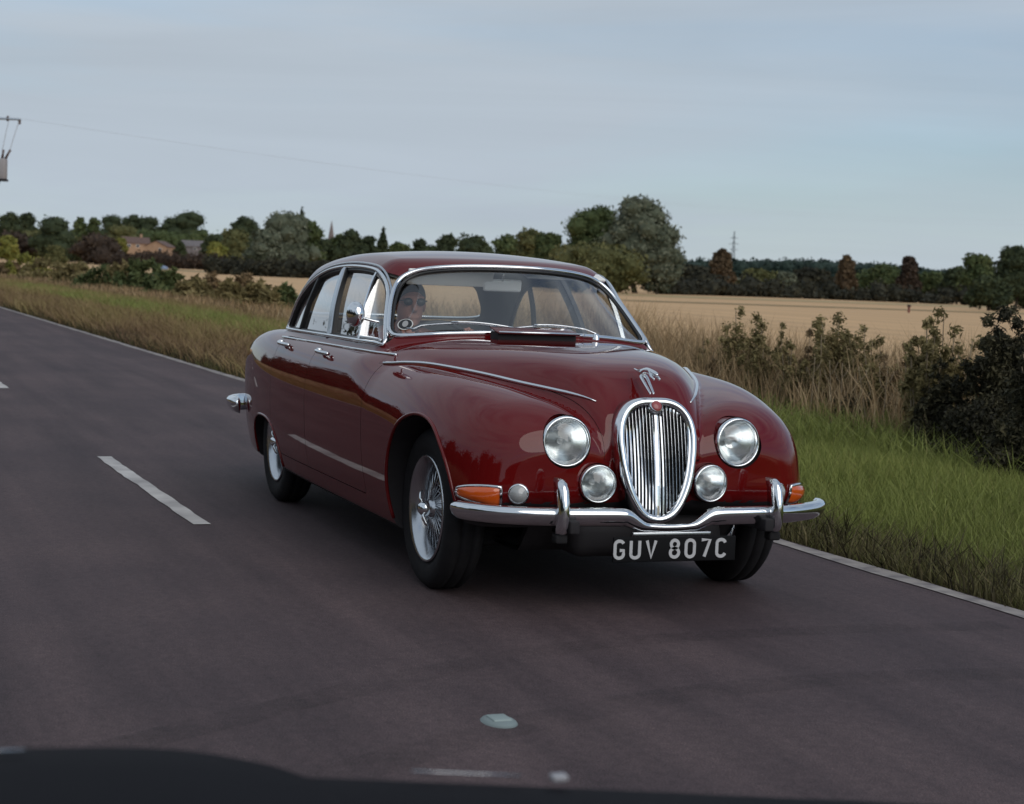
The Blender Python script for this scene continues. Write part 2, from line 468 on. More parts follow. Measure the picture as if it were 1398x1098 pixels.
patch = ramp(noise(.55, 6, rough=.7), .35, (.78, .76, .79), .65, (1.15, 1.12, 1.08))
stones = ramp(noise(75, 2, rough=.6), .66, (1, 1, 1), .76, (2.3, 2.2, 2.0))
mott = ramp(noise(26, 5, rough=.85), .36, (.74, .72, .73), .64, (1.22, 1.20, 1.19))
c = mixc(mixc(mixc(mixc(base, streak, 1.), patch, 1.), stones, .7), mott, 1.)
l.new(c, b.inputs['Base Color'])
bp = n.new('ShaderNodeBump'); bp.inputs['Strength'].default_value = .55; bp.inputs['Distance'].default_value = .006
l.new(noise(170, 3), bp.inputs['Height']); l.new(bp.outputs[0], b.inputs['Normal'])
S_, T_ = np.meshgrid(np.concatenate([np.linspace(-900, -60, 60), np.linspace(-58, 60, 60)]), np.array([-2.92, -2.0, 0, 2.0, 2.90]), indexing='ij')
P = rp_(S_, T_, 0.); n_, k_ = S_.shape
# ragged asphalt edge
i = np.arange(n_-1)[:, None]; j = np.arange(k_-1)[None, :]
Fq = np.stack([i*k_+j, (i+1)*k_+j, (i+1)*k_+j+1, i*k_+j+1], -1).reshape(-1, 4)
road = tag(link('road', npmesh('road', P.reshape(-1, 3), Fq, True), M_ROAD), kind='structure')
M_PAINTW = mat('road_paint', (.60, .57, .54), .7, var=(.33, .31, .30), scale=4, detail=9)
M_PAINTE = mat('edge_paint', (.38, .34, .31), .75, var=(.17, .15, .15), scale=9, detail=9)
def strip(name, s0, s1, t0, t1, m, n=2, jitter=0.):
    s = np.linspace(s0, s1, n); r_ = np.random.default_rng(int(abs(s0*10)))
    a = rp_(s, np.full(n, t0)+r_.normal(0, jitter, n), .004); c_ = rp_(s, np.full(n, t1)+r_.normal(0, jitter, n), .004)
    V = np.vstack([a, c_]); i = np.arange(n-1)
    return link(name, npmesh(name, V, np.stack([i, i+1, i+1+n, i+n], 1)), m, road)
strip('edge_line', -880, 50, 2.775, 2.885, M_PAINTE, 2400, .008)
strip('edge_line', -880, 50, -2.86, -2.755, M_PAINTE, 2400, .008)
for k in range(-30, 4):
    if k == 0: continue
    s1 = -1.83+k*9.25 if k < 0 else -1.83+k*9.25+3
    strip('lane_dash', s1+9.25-3.1, s1+9.25, -.045, .045, M_PAINTW, 26, .004) if k < 0 else strip('lane_dash', s1, s1+3, -.045, .045, M_PAINTW, 26, .004)
# faint rubber marks curving across the lane
M_MARK = mat('rubber_mark', (.022, .019, .021), .8)
_n, _l = M_MARK.node_tree.nodes, M_MARK.node_tree.links
_tc = _n.new('ShaderNodeTexCoord'); _q = _n.new('ShaderNodeTexNoise'); _q.inputs['Scale'].default_value = 3.; _q.inputs['Detail'].default_value = 7; _q.inputs['Roughness'].default_value = .75
_m = _n.new('ShaderNodeMapRange'); _m.inputs[1].default_value = .38; _m.inputs[2].default_value = .75; _m.inputs[3].default_value = 0.; _m.inputs[4].default_value = .24
_l.new(_tc.outputs['Object'], _q.inputs['Vector']); _l.new(_q.outputs['Fac'], _m.inputs[0]); _l.new(_m.outputs[0], _n['Principled BSDF'].inputs['Alpha'])
for pts_, w_ in (([(4.2, -2.6), (3.0, -1.2), (2.2, .1), (1.9, 1.2), (2.0, 2.6)], .17), ([(2.9, -2.2), (2.0, -.8), (1.3, .5), (1.15, 1.5), (1.2, 2.6)], .15), ([(1.6, -3.8), (-3., -3.4), (-9., -3.2), (-16., -3.3)], .20)):
    P = smooth_path([(*rp_(np.array(a), np.array(b))[:2], .004) for a, b in pts_], 50); d = np.gradient(P, axis=0); d /= np.linalg.norm(d, axis=1)[:, None]
    nn = np.stack([-d[:, 1], d[:, 0], 0*d[:, 0]], 1)*w_/2; V = np.vstack([P-nn, P+nn]); k_ = len(P); i = np.arange(k_-1)
    link('tyre_mark', npmesh('tyre_mark', V, np.stack([i, i+k_, i+1+k_, i+1], 1)), M_MARK, road)
# reflecting road stud on the centre line
stud = tag(empty('road_stud', rp_(2.15, .04, 0.).tolist()), 'small pale road stud set in the asphalt on the centre line', 'road stud')
stud.rotation_euler = (0, 0, RD)
V, F = lathe([(.0005, .012), (.045, .011), (.060, .006), (.066, 0)], 24, 'z'); link('stud_housing', npmesh('stud_housing', V*[1.15, .8, 1], F, True), mat('stud_white', (.19, .235, .235), .6), stud)
rbox('stud_dome', (0, 0, .010), (.07, .06, .012), .005, mat('stud_rubber', (.25, .31, .305), .5), stud)

# stubble field beyond the verge
ss = np.concatenate([-np.geomspace(900, 30, 70), np.linspace(-28, 40, 20)]); tt = np.concatenate([np.linspace(8.2, 30, 12), np.geomspace(33, 700, 50)])
S_, T_ = np.meshgrid(ss, tt, indexing='ij'); P = rp_(S_, T_)
tag(link('stubble_field', grid_mesh('stubble_field', P[..., 0], P[..., 1], .0), M_STUBBLE), kind='structure')
# grassy strips across the field, a pale unploughed band at its far edge
def field_band(name, pxa, da, pxb, db, w, m, z=.02):
    a = at(pxa, 380, da)[:2]; c_ = at(pxb, 400, db)[:2]; n = 60
    t = np.linspace(0, 1, n)[:, None]; d = (c_-a)/np.linalg.norm(c_-a); nn = np.array([-d[1], d[0]])
    r_ = np.random.default_rng(5); wob = np.cumsum(r_.normal(0, .25, n))[:, None]
    X = a+(c_-a)*t+nn*(wob*.5); A2 = X-nn*w/2; B2 = X+nn*(w/2+np.abs(wob)*.25)
    XX = np.stack([A2, B2], 1)
    return tag(link(name, grid_mesh(name, XX[..., 0], XX[..., 1], z), m), kind='structure')
M_FGRASS = mat('field_grass', (.15, .135, .05), .95, var=(.25, .19, .085), scale=.25)
M_PALE = mat('pale_stubble', (.44, .31, .155), .95, var=(.33, .25, .11), scale=.12)
field_band('field_strip', 850, 118, 1420, 146, 3.0, M_FGRASS, .03)
field_band('field_strip', 820, 165, 1420, 225, 16, M_PALE, .02)
field_band('field_strip', 180, 330, 470, 240, 10, M_FGRASS, .03)

# ================================================================== LEAVES AND GRASS
_bm = bmesh.new(); bmesh.ops.create_icosphere(_bm, subdivisions=2, radius=1)
ICO = (np.array([v.co[:] for v in _bm.verts]), np.array([[v.index for v in f.verts] for f in _bm.faces])); _bm.free()
def leaf_cloud(name, lobes, n, leaf, m, parent=None, rng=None, shell=.35, core=0., kindtint=.3, asp=1.):
    """many small folded leaf faces through the volume of several lobes"""
    rng = rng or RNG
    L = np.asarray(lobes, float); w = (L[:, 3]*L[:, 4]+L[:, 4]*L[:, 5]+L[:, 3]*L[:, 5]); w /= w.sum()
    k = rng.choice(len(L), n, p=w)
    d = rng.normal(size=(n, 3)); d /= np.linalg.norm(d, axis=1)[:, None]
    r = 1-shell*rng.random(n)**1.5*1.4
    r *= 1+.10*np.sin(d[:, 0]*7+k)+.10*np.sin(d[:, 2]*9+k*2.1)
    P = L[k, :3]+d*r[:, None]*L[k, 3:6]
    nn = d*.7+rng.normal(size=(n, 3))*.75; nn[:, 2] += .25; nn /= np.linalg.norm(nn, axis=1)[:, None]
    a = np.cross(nn, rng.normal(size=(n, 3))); a /= np.linalg.norm(a, axis=1)[:, None]; bb = np.cross(nn, a)
    s = leaf*(.55+.9*rng.random(n))[:, None]
    q0 = P-a*s*asp; q1 = P+bb*s*.55+nn*s*.18; q2 = P+a*s*asp; q3 = P-bb*s*.55+nn*s*.18
    V = np.stack([q0, q1, q2, q3], 1).reshape(-1, 3)
    i = np.arange(n)*4; F = np.vstack([np.stack([i, i+1, i+2], 1), np.stack([i, i+2, i+3], 1)])
    lt = rng.random(len(L))
    tint = np.clip(.5+kindtint*(lt[k]-.5)*2+.22*rng.normal(size=n), 0, 1)
    tint = np.repeat(tint, 4)
    if core:
        # solid filler added inside each lobe to block sky between the leaves
        iv, itf = ICO; kk_ = len(L)
        CV = (L[:, None, :3]+iv[None]*L[:, None, 3:6]*core*(.9+.2*rng.random((kk_, len(iv), 1)))).reshape(-1, 3)
        F = np.vstack([F, (itf[None]+(np.arange(kk_)*len(iv))[:, None, None]).reshape(-1, 3)+len(V)]); V = np.vstack([V, CV]); tint = np.r_[tint, np.full(len(CV), .35)]
    return link(name, npmesh(name, V, F, False, tint=tint), m, parent)

def trunk(name, base, top, r, m, parent, limbs=(), rng=None):
    Vs, Fs, nv = [], [], 0
    def add(a, b_, r0, r1):
        nonlocal nv
        a = np.array(a, float); b_ = np.array(b_, float); mid = (a+b_)/2+RNG.normal(0, .04, 3)*np.linalg.norm(b_-a)
        p = smooth_path([a, mid, b_], 6)
        V, F = sweep(p, circ(1, 6), scale=np.linspace(r0, r1, len(p)), ups=np.array([1., .1, 0])); Vs.append(V); Fs.extend([f+nv for f in F]); nv += len(V)
    add(base, top, r, r*.45)
    b_, t_ = np.array(base, float), np.array(top, float)
    for q in limbs: add(b_+(t_-b_)*.62, q, r*.45, r*.12)
    return link(name, npmesh(name, np.vstack(Vs), Fs, True), m, parent)

M_BARK = mat('bark', (.055, .045, .036), .95, var=(.09, .075, .06), scale=3)
def leafmat(name, a, b_, c_, trans=.12): return mat(name, b_, .75, spec=.2, tint=(a, b_, c_), trans=trans)
LM = {'dark': leafmat('dark_foliage', (0.027, 0.037, 0.020), (0.050, 0.066, 0.032), (0.083, 0.099, 0.046)),
      'mid': leafmat('mid_foliage', (0.046, 0.066, 0.027), (0.079, 0.102, 0.039), (0.132, 0.151, 0.062)),
      'lime': leafmat('yellow_green_foliage', (0.116, 0.132, 0.033), (0.206, 0.206, 0.050), (0.314, 0.288, 0.074)),
      'grey': leafmat('grey_green_foliage', (0.060, 0.076, 0.050), (0.116, 0.128, 0.085), (0.206, 0.215, 0.151)),
      'olive': leafmat('olive_foliage', (0.066, 0.074, 0.029), (0.116, 0.116, 0.046), (0.173, 0.161, 0.066)),
      'rust': leafmat('rusty_foliage', (.080, .056, .034), (.125, .085, .048), (.165, .115, .064)),
      'red': leafmat('dark_red_foliage', (.040, .030, .024), (.066, .046, .034), (.098, .068, .046)),
      'hedge': leafmat('hedge_foliage', (0.020, 0.022, 0.017), (0.039, 0.039, 0.027), (0.066, 0.062, 0.039))}

def tree(px, top, w, d, kind, label, base=None, shape='round', n=2600, leaf=None, group=None, cat='tree', name=None):
    """tree standing at photo column px, d metres off; top = row of its highest leaves, w = crown width in photo pixels"""
    rng = np.random.default_rng(int(px*7+d+top))
    P = at(px, 380, d); x, y = P[0], P[1]; z0 = float(terrain(x, y))
    if base is not None: z0 = min(z0+0., at(px, base, d)[2]) if base < 0 else z0
    H = at(px, top, d)[2]-z0; W = w*d/CF*(1.32 if shape in ('round', 'wide', 'willow') and cat == 'tree' else 1.1)
    o = tag(empty(name or {'bush': 'bush'}.get(cat, 'tree'), (x, y, z0)), label, cat, group)
    lob = []
    side = np.array([_r[0], _r[1], 0]); side /= np.linalg.norm(side); dep = np.array([-side[1], side[0], 0])
    low = .10 if cat == 'bush' else .16
    if shape == 'cone':
        for t in np.linspace(0, 1, 7):
            rr_ = W*.5*(1-t)**.8*.9+.25; lob.append([0, 0, H*(low+.84*t*.97)+.1, rr_, rr_*.9, H*.12])
    else:
        nl = {'round': 11, 'wide': 17, 'tall': 16, 'willow': 24}.get(shape, 11)
        for i in range(nl):
            u = (i+.5)/nl; a = i*2.39996+rng.random()*.6
            hz = u if shape != 'wide' else u**.9
            env = np.sqrt(max(.05, 1-(abs(hz-.42)/.60)**2))
            rad = W*.5*env*.66*(.5+.5*rng.random()); rl = W*(.15+.12*rng.random())*(.8 if nl > 15 else 1)
            rl = min(rl, W*.5*env*.85+.1)
            zz = H*(low+(1-low)*(hz*.93+.05*rng.normal())); zz = min(zz, H-rl*.85)
            lob.append([*(side*rad*cos(a)+dep*rad*sin(a)*.9)[:2], max(zz, rl*.7), rl, rl, rl*.85])
        lob.append([0, 0, H-W*.15, W*.17, W*.17, W*.15]); lob.append([0, 0, H*.45, W*.38, W*.34, H*.34]); lob.append([0, 0, H*.72, W*.30, W*.28, H*.19])
        lob.append([*(side*W*.40)[:2], H*.36, W*.13, W*.13, H*.15]); lob.append([*(-side*W*.40)[:2], H*.40, W*.13, W*.13, H*.15])
    leaf = leaf or max(.05, min(.42, d*.00115))
    leaf_cloud('crown' if cat != 'bush' else 'foliage', lob, n, leaf, LM[kind], o, rng, core=.74)
    trunk('trunk' if cat != 'bush' else 'stem', (0, 0, -.1), (rng.normal(0, .03*W), 0, H*.72), max(.012, W*.035), M_BARK, o, [tuple(np.array(q[:3])*.9) for q in lob[1:7]])
    return o

# ================================================================== TREES, HEDGES AND VILLAGE
TR_ROWS = [
 # px, top, width, depth, kind, shape, label
 (12, 289, 34, 540, 'dark', 'round', 'dark tree at the left end of the village tree line, reaching the picture edge'),
 (36, 290, 26, 560, 'dark', 'round', 'small round dark treetop next to the left end of the tree line'),
 (18, 316, 44, 470, 'red', 'round', 'low reddish-brown tree at the left edge of the tree line'),
 (10, 322, 22, 440, 'lime', 'round', 'small yellow-green tree at the left edge in front of the reddish one'),
 (46, 314, 44, 480, 'olive', 'round', 'olive tree left of the big rounded dark tree, behind the field'),
 (72, 295, 54, 460, 'dark', 'round', 'big rounded dark tree directly behind the lone field bush'),
 (108, 296, 24, 530, 'mid', 'tall', 'taller left one of the two mid green twin treetops'),
 (126, 297, 26, 530, 'mid', 'tall', 'right one of the two mid green twin treetops'),
 (98, 322, 30, 470, 'olive', 'round', 'low olive tree between the rounded dark tree and the dark red-brown one'),
 (132, 318, 58, 440, 'red', 'round', 'broad dark red-brown tree standing left of the white caravan'),
 (152, 293, 36, 720, 'dark', 'round', 'dark tree left of the pair behind the brick house'),
 (179, 292, 32, 730, 'dark', 'round', 'dark tree in the middle behind the brick house'),
 (200, 295, 34, 730, 'dark', 'round', 'dark treetop right behind the brick house roof'),
 (166, 306, 44, 690, 'olive', 'round', 'olive tree in front of the dark trees above the brick house'),
 (194, 312, 44, 700, 'mid', 'wide', 'green tree rising just above the brick house roof'),
 (236, 296, 48, 740, 'dark', 'wide', 'left lower half of the big dome of dark trees over the village'),
 (256, 287, 52, 740, 'dark', 'round', 'big dark domed tree, tallest above the village houses'),
 (222, 314, 40, 690, 'mid', 'wide', 'mid green tree right behind the gabled house'),
 (246, 318, 40, 690, 'mid', 'wide', 'green tree below the big dark dome, left of the grey house'),
 (272, 314, 34, 690, 'mid', 'round', 'green tree below the right flank of the big dark dome'),
 (290, 320, 26, 500, 'dark', 'round', 'low dark tree in the dip right of the big dome'),
 (164, 325, 15, 600, 'lime', 'round', 'bright yellow-green small tree beside the brick house'),
 (245, 330, 14, 560, 'dark', 'wide', 'dark shrubby tree between the gabled house and the grey house'),
 (279, 331, 12, 560, 'dark', 'round', 'small black-green round tree right of the grey-roofed house'),
 (330, 295, 40, 470, 'dark', 'round', 'dark tree rising left behind the big grey-green willow'),
 (317, 312, 40, 430, 'olive', 'round', 'yellowish olive tree left of the big grey-green willow'),
 (295, 331, 26, 420, 'lime', 'round', 'pale lime-green low tree left of the house with the white door'),
 (362, 312, 46, 275, 'grey', 'wide', 'left lower dome of the big grey-green willow clump'),
 (388, 288, 74, 285, 'grey', 'willow', 'big grey-green willow left of the church spire'),
 (416, 301, 40, 290, 'mid', 'round', 'green tree at the right flank of the big grey-green willow'),
 (409, 292, 22, 330, 'dark', 'cone', 'thin pointed conifer tip behind the big grey-green willow'),
 (440, 326, 30, 340, 'dark', 'round', 'low dark tree under the church spire'),
 (476, 313, 40, 340, 'dark', 'round', 'dark rounded tree right of the church spire'),
 (462, 320, 30, 350, 'mid', 'round', 'green tree just right of the church spire, lower than its neighbour'),
 (500, 322, 28, 360, 'dark', 'round', 'dark tree left of the narrow pointed one above the car roof'),
 (521, 316, 28, 350, 'dark', 'cone', 'narrow pointed dark conifer above the left of the car roof'),
 (540, 331, 28, 400, 'mid', 'wide', 'low pale green tree in the gap right of the pointed conifer'),
 (573, 327, 28, 400, 'dark', 'round', 'smallest of the three round dark treetops above the car roof'),
 (607, 321, 34, 390, 'dark', 'round', 'middle one of the three round dark treetops above the car roof'),
 (645, 321, 44, 380, 'dark', 'round', 'right and broadest of the three round dark treetops above the car roof'),
 (588, 335, 40, 395, 'mid', 'wide', 'low green tree filling the gap between two round dark treetops'),
 (690, 320, 38, 320, 'mid', 'round', 'mid green tree right of the three round dark treetops'),
 (722, 312, 40, 300, 'olive', 'round', 'olive tree left of the tall willow, with a ragged top'),
 (750, 318, 40, 260, 'mid', 'round', 'mid green tree tucked against the left of the tall willow'),
 (868, 267, 100, 200, 'grey', 'willow', 'tallest grey-green willow, rising over the right of the car roof'),
 (812, 281, 84, 205, 'mid', 'willow', 'green tree forming the left shoulder of the tall willow'),
 (898, 312, 50, 198, 'grey', 'willow', 'lower right limb of the tall willow hanging over the field edge'),
 (815, 332, 104, 180, 'olive', 'wide', 'broad olive tree low in front of the tall willow'),
 (770, 335, 60, 190, 'olive', 'wide', 'low pale olive tree behind the front edge of the car roof'),
 (984, 340, 36, 240, 'rust', 'tall', 'orange-brown tree in the far hedge below the pylon'),
 (945, 362, 50, 230, 'hedge', 'wide', 'low dark tree between the tall willow and the orange-brown tree'),
 (1036, 368, 52, 250, 'olive', 'wide', 'low olive tree right of the orange-brown tree'),
 (1072, 372, 34, 250, 'grey', 'wide', 'pale grey-green shrubby tree in the middle of the far hedge'),
 (1108, 366, 52, 262, 'hedge', 'wide', 'low dark tree in the far hedge left of the narrow brown one'),
 (1155, 349, 27, 250, 'rust', 'tall', 'narrow brown tree in the far hedge, second right from the orange one'),
 (1205, 361, 56, 258, 'mid', 'wide', 'green tree between the narrow brown tree and the dark red column'),
 (1241, 350, 30, 250, 'red', 'tall', 'dark red columnar tree near the right of the far hedge'),
 (1272, 372, 40, 262, 'mid', 'wide', 'low green tree just right of the dark red columnar tree'),
 (1308, 364, 44, 255, 'dark', 'wide', 'low dark tree left of the rounded tree at the right of the field'),
 (1336, 347, 44, 245, 'mid', 'round', 'rounded green tree topping the group at the right of the field'),
 (1388, 335, 56, 170, 'dark', 'round', 'tall dark tree cut by the right picture edge'),
 (1352, 378, 50, 160, 'dark', 'wide', 'low dark tree in front of the group at the right edge'),
]
for px, top, w, d, kind, shape, label in TR_ROWS:
    big = w > 60 and d < 220
    tree(px, top, w, d, kind, label, shape=shape, n=9000 if big else (5000 if d < 270 else 2600), leaf=(.21 if d < 220 else None), group='trees along the far edge of the field')
tree(76, 335, 30, 235, 'olive', 'lone round bush standing in the stubble field at the left', n=3500, cat='bush', leaf=.17)

def hedge(pts, label, hgt, wid, kind, n, leaf, name='hedge', rough=.3, seed=3):
    """clipped or rough hedge along ground points"""
    rng = np.random.default_rng(seed)
    P = np.array([p[:2] for p in pts], float); P = resample(P, max(12, int(np.linalg.norm(P[-1]-P[0])/(wid*.8))))
    c0 = P.mean(0); z0 = float(terrain(*c0))
    o = tag(empty(name, (c0[0], c0[1], z0)), label, 'hedge')
    lob = []
    for p in P:
        h = hgt*(1+rough*(rng.random()-.5)*1.3); zz = float(terrain(*p))-z0
        lob.append([p[0]-c0[0], p[1]-c0[1], zz+h*.5, wid*.62, wid*.62, h*.52]); lob.append([p[0]-c0[0]+rng.normal()*wid*.2, p[1]-c0[1]+rng.normal()*wid*.2, zz+h*.22, wid*.6, wid*.6, h*.3])
    leaf_cloud('foliage', lob, n, leaf, LM[kind], o, rng, shell=.45, core=.7)
    Vs, Fs, nv = [], [], 0
    for p in P[::2]:
        V, F = sweep(np.array([[p[0]-c0[0], p[1]-c0[1], -.1], [p[0]-c0[0]+.05, p[1]-c0[1], hgt*.4], [p[0]-c0[0], p[1]-c0[1]+.1, hgt*.75]]), circ(.05, 5), ups=np.array([1., 0, 0])); Vs.append(V); Fs += [f+nv for f in F]; nv += len(V)
    tag(link('stem', npmesh('stem', np.vstack(Vs), Fs), M_BARK, o), kind='stuff')
    return o
hedge([at(155, 360, 415), at(230, 360, 400), at(312, 360, 385)], 'clipped dark brown hedge in front of the brick houses', 3.4, 2.6, 'red', 5000, .40)
hedge([at(288, 370, 236), at(360, 370, 228), at(440, 370, 222)], 'dark green hedge at the foot of the big grey-green willow', 2.3, 2.0, 'hedge', 5000, .26, seed=4)
hedge([at(430, 370, 300), at(560, 370, 290), at(700, 370, 270), at(790, 380, 215)], 'long dark hedge behind the car roof, under the round treetops', 3.4, 3.2, 'hedge', 5500, .36, seed=5)
hedge([at(-10, 360, 500), at(60, 360, 490), at(150, 360, 470)], 'dark hedge under the trees at the left end of the tree line', 3.6, 4, 'hedge', 3500, .42, seed=6)
hedge([at(905, 400, 206), at(1000, 400, 222), at(1120, 400, 236), at(1240, 400, 240), at(1345, 400, 236)], 'long dark hedge along the far side of the stubble field at the right', 2.3, 2.6, 'hedge', 9000, .28, seed=7, rough=.5)

# far wood on the low rise: nobody could count it
rng = np.random.default_rng(8); lob = []
for px in np.linspace(880, 1420, 110):
    d = 1380+rng.normal()*60; P = at(px, 380, d); z0 = float(terrain(P[0], P[1]))
    top = np.interp(px, [880, 960, 1080, 1200, 1300, 1420], [354, 355, 354, 359, 369, 378])+rng.normal()*1.1
    h = at(px, top, d)[2]-z0; lob.append([P[0], P[1], z0+h*.55, 7.5, 7.5, h*.47]); lob.append([P[0], P[1], z0+h*.25, 8.5, 8.5, h*.3])
tag(leaf_cloud('far_wood', lob, 12000, 1.7, leafmat('far_wood_foliage', (.020, .034, .028), (.030, .048, .038), (.042, .06, .046), 0.), rng=rng, shell=.3, core=.8), kind='stuff')
lob = []
for px in np.linspace(-60, 820, 90):
    d = 800+rng.normal()*20; P = at(px, 380, d); z0 = float(terrain(P[0], P[1])); h = 12+rng.normal()*1.4
    lob.append([P[0], P[1], z0+h*.5, 6.5, 6.5, h*.5])
tag(leaf_cloud('village_wood', lob, 9000, .95, LM['dark'], rng=rng, shell=.4, core=.8), kind='stuff')

# --- houses
M_BRICK = mat('pale_brick', (.38, .25, .16), .9, var=(.31, .20, .13), scale=1.2)
M_TILE = mat('brown_tiles', (.15, .095, .08), .9, var=(.10, .065, .055), scale=1.5)
M_SLATE = mat('grey_slates', (.17, .15, .15), .85, var=(.12, .11, .115), scale=1.2)
M_WHITE = mat('white_render', (.72, .70, .68), .8, var=(.6, .58, .57), scale=1)
M_PANE = mat('window_pane', (.03, .035, .045), .15)
def house(px, d, w, dep, eave, ridge, label, wall, roof, rot=0., wins=(), base=None, chimney=None, gable=False, door=None):
    P = at(px, 360, d); z0 = float(terrain(P[0], P[1])) if base is None else at(px, base, d)[2]
    o = tag(empty('house', (P[0], P[1], z0)), label, 'house'); o.rotation_euler = (0, 0, math.atan2(_r[1], _r[0])+rot)
    # local axes: x along the front, -y towards the camera
    hw, hd = w/2, dep/2
    if gable:   # gable end towards the camera: ridge along y
        V = [(-hw, -hd, -3), (hw, -hd, -3), (hw, hd, -3), (-hw, hd, -3), (-hw, -hd, eave), (hw, -hd, eave), (hw, hd, eave), (-hw, hd, eave), (0, -hd, ridge), (0, hd, ridge)]
        F = [np.array([(0, 1, 5, 4), (1, 2, 6, 5), (2, 3, 7, 6), (3, 0, 4, 7)]), np.array([(4, 5, 8), (6, 7, 9)])]
    else:
        V = [(-hw, -hd, -3), (hw, -hd, -3), (hw, hd, -3), (-hw, hd, -3), (-hw, -hd, eave), (hw, -hd, eave), (hw, hd, eave), (-hw, hd, eave), (-hw, 0, ridge), (hw, 0, ridge)]
        F = [np.array([(0, 1, 5, 4), (1, 2, 6, 5), (2, 3, 7, 6), (3, 0, 4, 7)]), np.array([(5, 6, 9), (7, 4, 8)])]
    link('wall', npmesh('wall', np.array(V, float), F), wall, o)
    bm = bmesh.new(); e, t = .35, .16
    run = (hw if gable else hd); sl = (ridge-eave)/run; L_ = (hd if gable else hw)+.3
    rf = []
    for s_ in (-1, 1):
        pr = [(0, ridge+.02), (s_*(run+e), ridge+.02-sl*(run+e)), (s_*(run+e), ridge+.02-sl*(run+e)+t), (0, ridge+.02+t)]
        v = [bm.verts.new((a, yy, zz) if gable else (yy, a, zz)) for yy in (-L_, L_) for a, zz in pr]
        for q in ((0, 1, 2, 3), (7, 6, 5, 4), (0, 4, 5, 1), (1, 5, 6, 2), (2, 6, 7, 3), (3, 7, 4, 0)): bm.faces.new([v[k] for k in q])
    bmesh.ops.recalc_face_normals(bm, faces=bm.faces)
    ro = link('roof', bm_mesh('roof', bm), roof, o)
    if chimney is not None: rbox('chimney', (chimney, 0, ridge+.5), (.8, .6, 1.5), .03, wall, ro)
    for wx, wz, ww, wh in wins:
        f = rbox('window', (wx, -hd-.01, wz), (ww, .10, wh), .01, M_WHITE, o); rbox('pane', (wx, -hd-.05, wz), (ww*.8, .06, wh*.8), .005, M_PANE, f)
    if door: rbox('door', (door[0], -hd-.02, door[1]), (door[2], .12, door[3]), .01, M_WHITE, o)
    return o
house(184, 620, 9.2, 7, 3.6, 5.6, 'pale brick house with brown hipped roof beside the yellow-green tree', M_BRICK, M_TILE, .35, [(-2.6, 2.6, 1.2, 1.1), (.4, 2.6, 1.2, 1.1)], base=346, chimney=2.0)
house(218, 585, 7.8, 8, 2.2, 4.0, 'lower pale brick house with its gable towards the field', M_BRICK, M_TILE, -.15, [(1.4, 1.2, 1.1, 1.0)], base=346, gable=True)
house(262, 600, 7, 6, 2.2, 4.0, 'grey-roofed house half hidden behind the hedge', M_SLATE, M_SLATE, .1, [(1.2, 1.2, 1.0, .9)], base=345)
house(319, 480, 6.2, 6, 2.4, 4.2, 'brown-roofed house with a white door beside the olive tree', M_TILE, M_TILE, .2, base=350, door=(-1.2, 1.2, 1.6, 2.4))
# white caravan beside the houses
cv = tag(empty('caravan', at(158, 349, 520).tolist()), 'white caravan standing left of the brick house behind the hedge', 'caravan'); cv.rotation_euler = (0, 0, math.atan2(_r[1], _r[0]))
bm = bmesh.new(); add_box(bm, (0, 0, .6), (3.4, 2, 2.2), None, .3, 3); link('caravan_body', bm_mesh('caravan_body', bm, True), M_WHITE, cv)
rbox('window', (-.6, -1.0, .9), (1.0, .05, .5), .01, M_PANE, cv)
for sx in (-.3, .4):
    V, F = lathe([(.0005, -.1), (.32, -.1), (.32, .1), (.0005, .1)], 14, 'y'); o = link('wheel', npmesh('wheel', V, F), M_RUBBER, cv); o.location = (sx, -.9, -.6)
# low blue sheet on a heap at the field edge
bp_ = at(222, 369, 330); bz = float(terrain(bp_[0], bp_[1]))
lobs = [(dx, dy, .25+h_, .95, .9, .28) for dx, dy, h_ in ((-1.2, 0, 0), (0, .1, .12), (1.1, -.1, -.05))]
def F_heap(x, y, z):
    f = None
    for a, b_, c_, rx, ry, rz in lobs:
        g = np.sqrt(((x-a)/rx)**2+((y-b_)/ry)**2+((z-.15)/(rz+.25))**2)-1; f = g if f is None else smin(f, g, .4)
    return f+.04*np.sin(x*5+y*3)+.03*np.sin(y*7-z*4)
gx_ = np.arange(-2.6, 2.6, .14); gy_ = np.arange(-1.4, 1.4, .14); gz_ = np.arange(-.9, 1.8, .14)
HV, HQ = surface_nets(F_heap(gx_[:, None, None], gy_[None, :, None], gz_[None, None, :]).astype(np.float32), (gx_[0], gy_[0], gz_[0]), .14)
tag(link('tarpaulin', npmesh('tarpaulin', HV, HQ, True), mat('blue_sheet', (.20, .25, .36), .6), loc=(bp_[0], bp_[1], bz)), 'blue tarpaulin over a low heap at the far edge of the stubble field', 'tarpaulin')

# --- church spire
P = at(452, 330, 900); zb = at(452, 345, 900)[2]; zt = at(452, 301, 900)[2]
ch = tag(empty('church', (P[0], P[1], zb)), 'distant church with a slender stone spire above the trees', 'church'); ch.rotation_euler = (0, 0, .5)
M_STONE = mat('spire_stone', (.20, .16, .15), .9, var=(.15, .12, .115), scale=1)
h = zt-zb
bm = bmesh.new(); add_box(bm, (0, 0, h*.14-4), (4.4, 4.4, h*.28+8), None, .1, 1); link('tower', bm_mesh('tower', bm), M_STONE, ch)
V, F = lathe([(2.35, h*.28), (1.9, h*.36), (1.0, h*.66), (.05, h)], 8, 'z'); link('spire', npmesh('spire', V, F), M_STONE, ch)
for a in range(4):
    o = rbox('belfry_opening', (2.2*cos(a*pi/2), 2.2*sin(a*pi/2), h*.2), (.2 if a % 2 == 0 else 1.2, 1.2 if a % 2 == 0 else .2, 2.4), .05, M_DARK, ch)
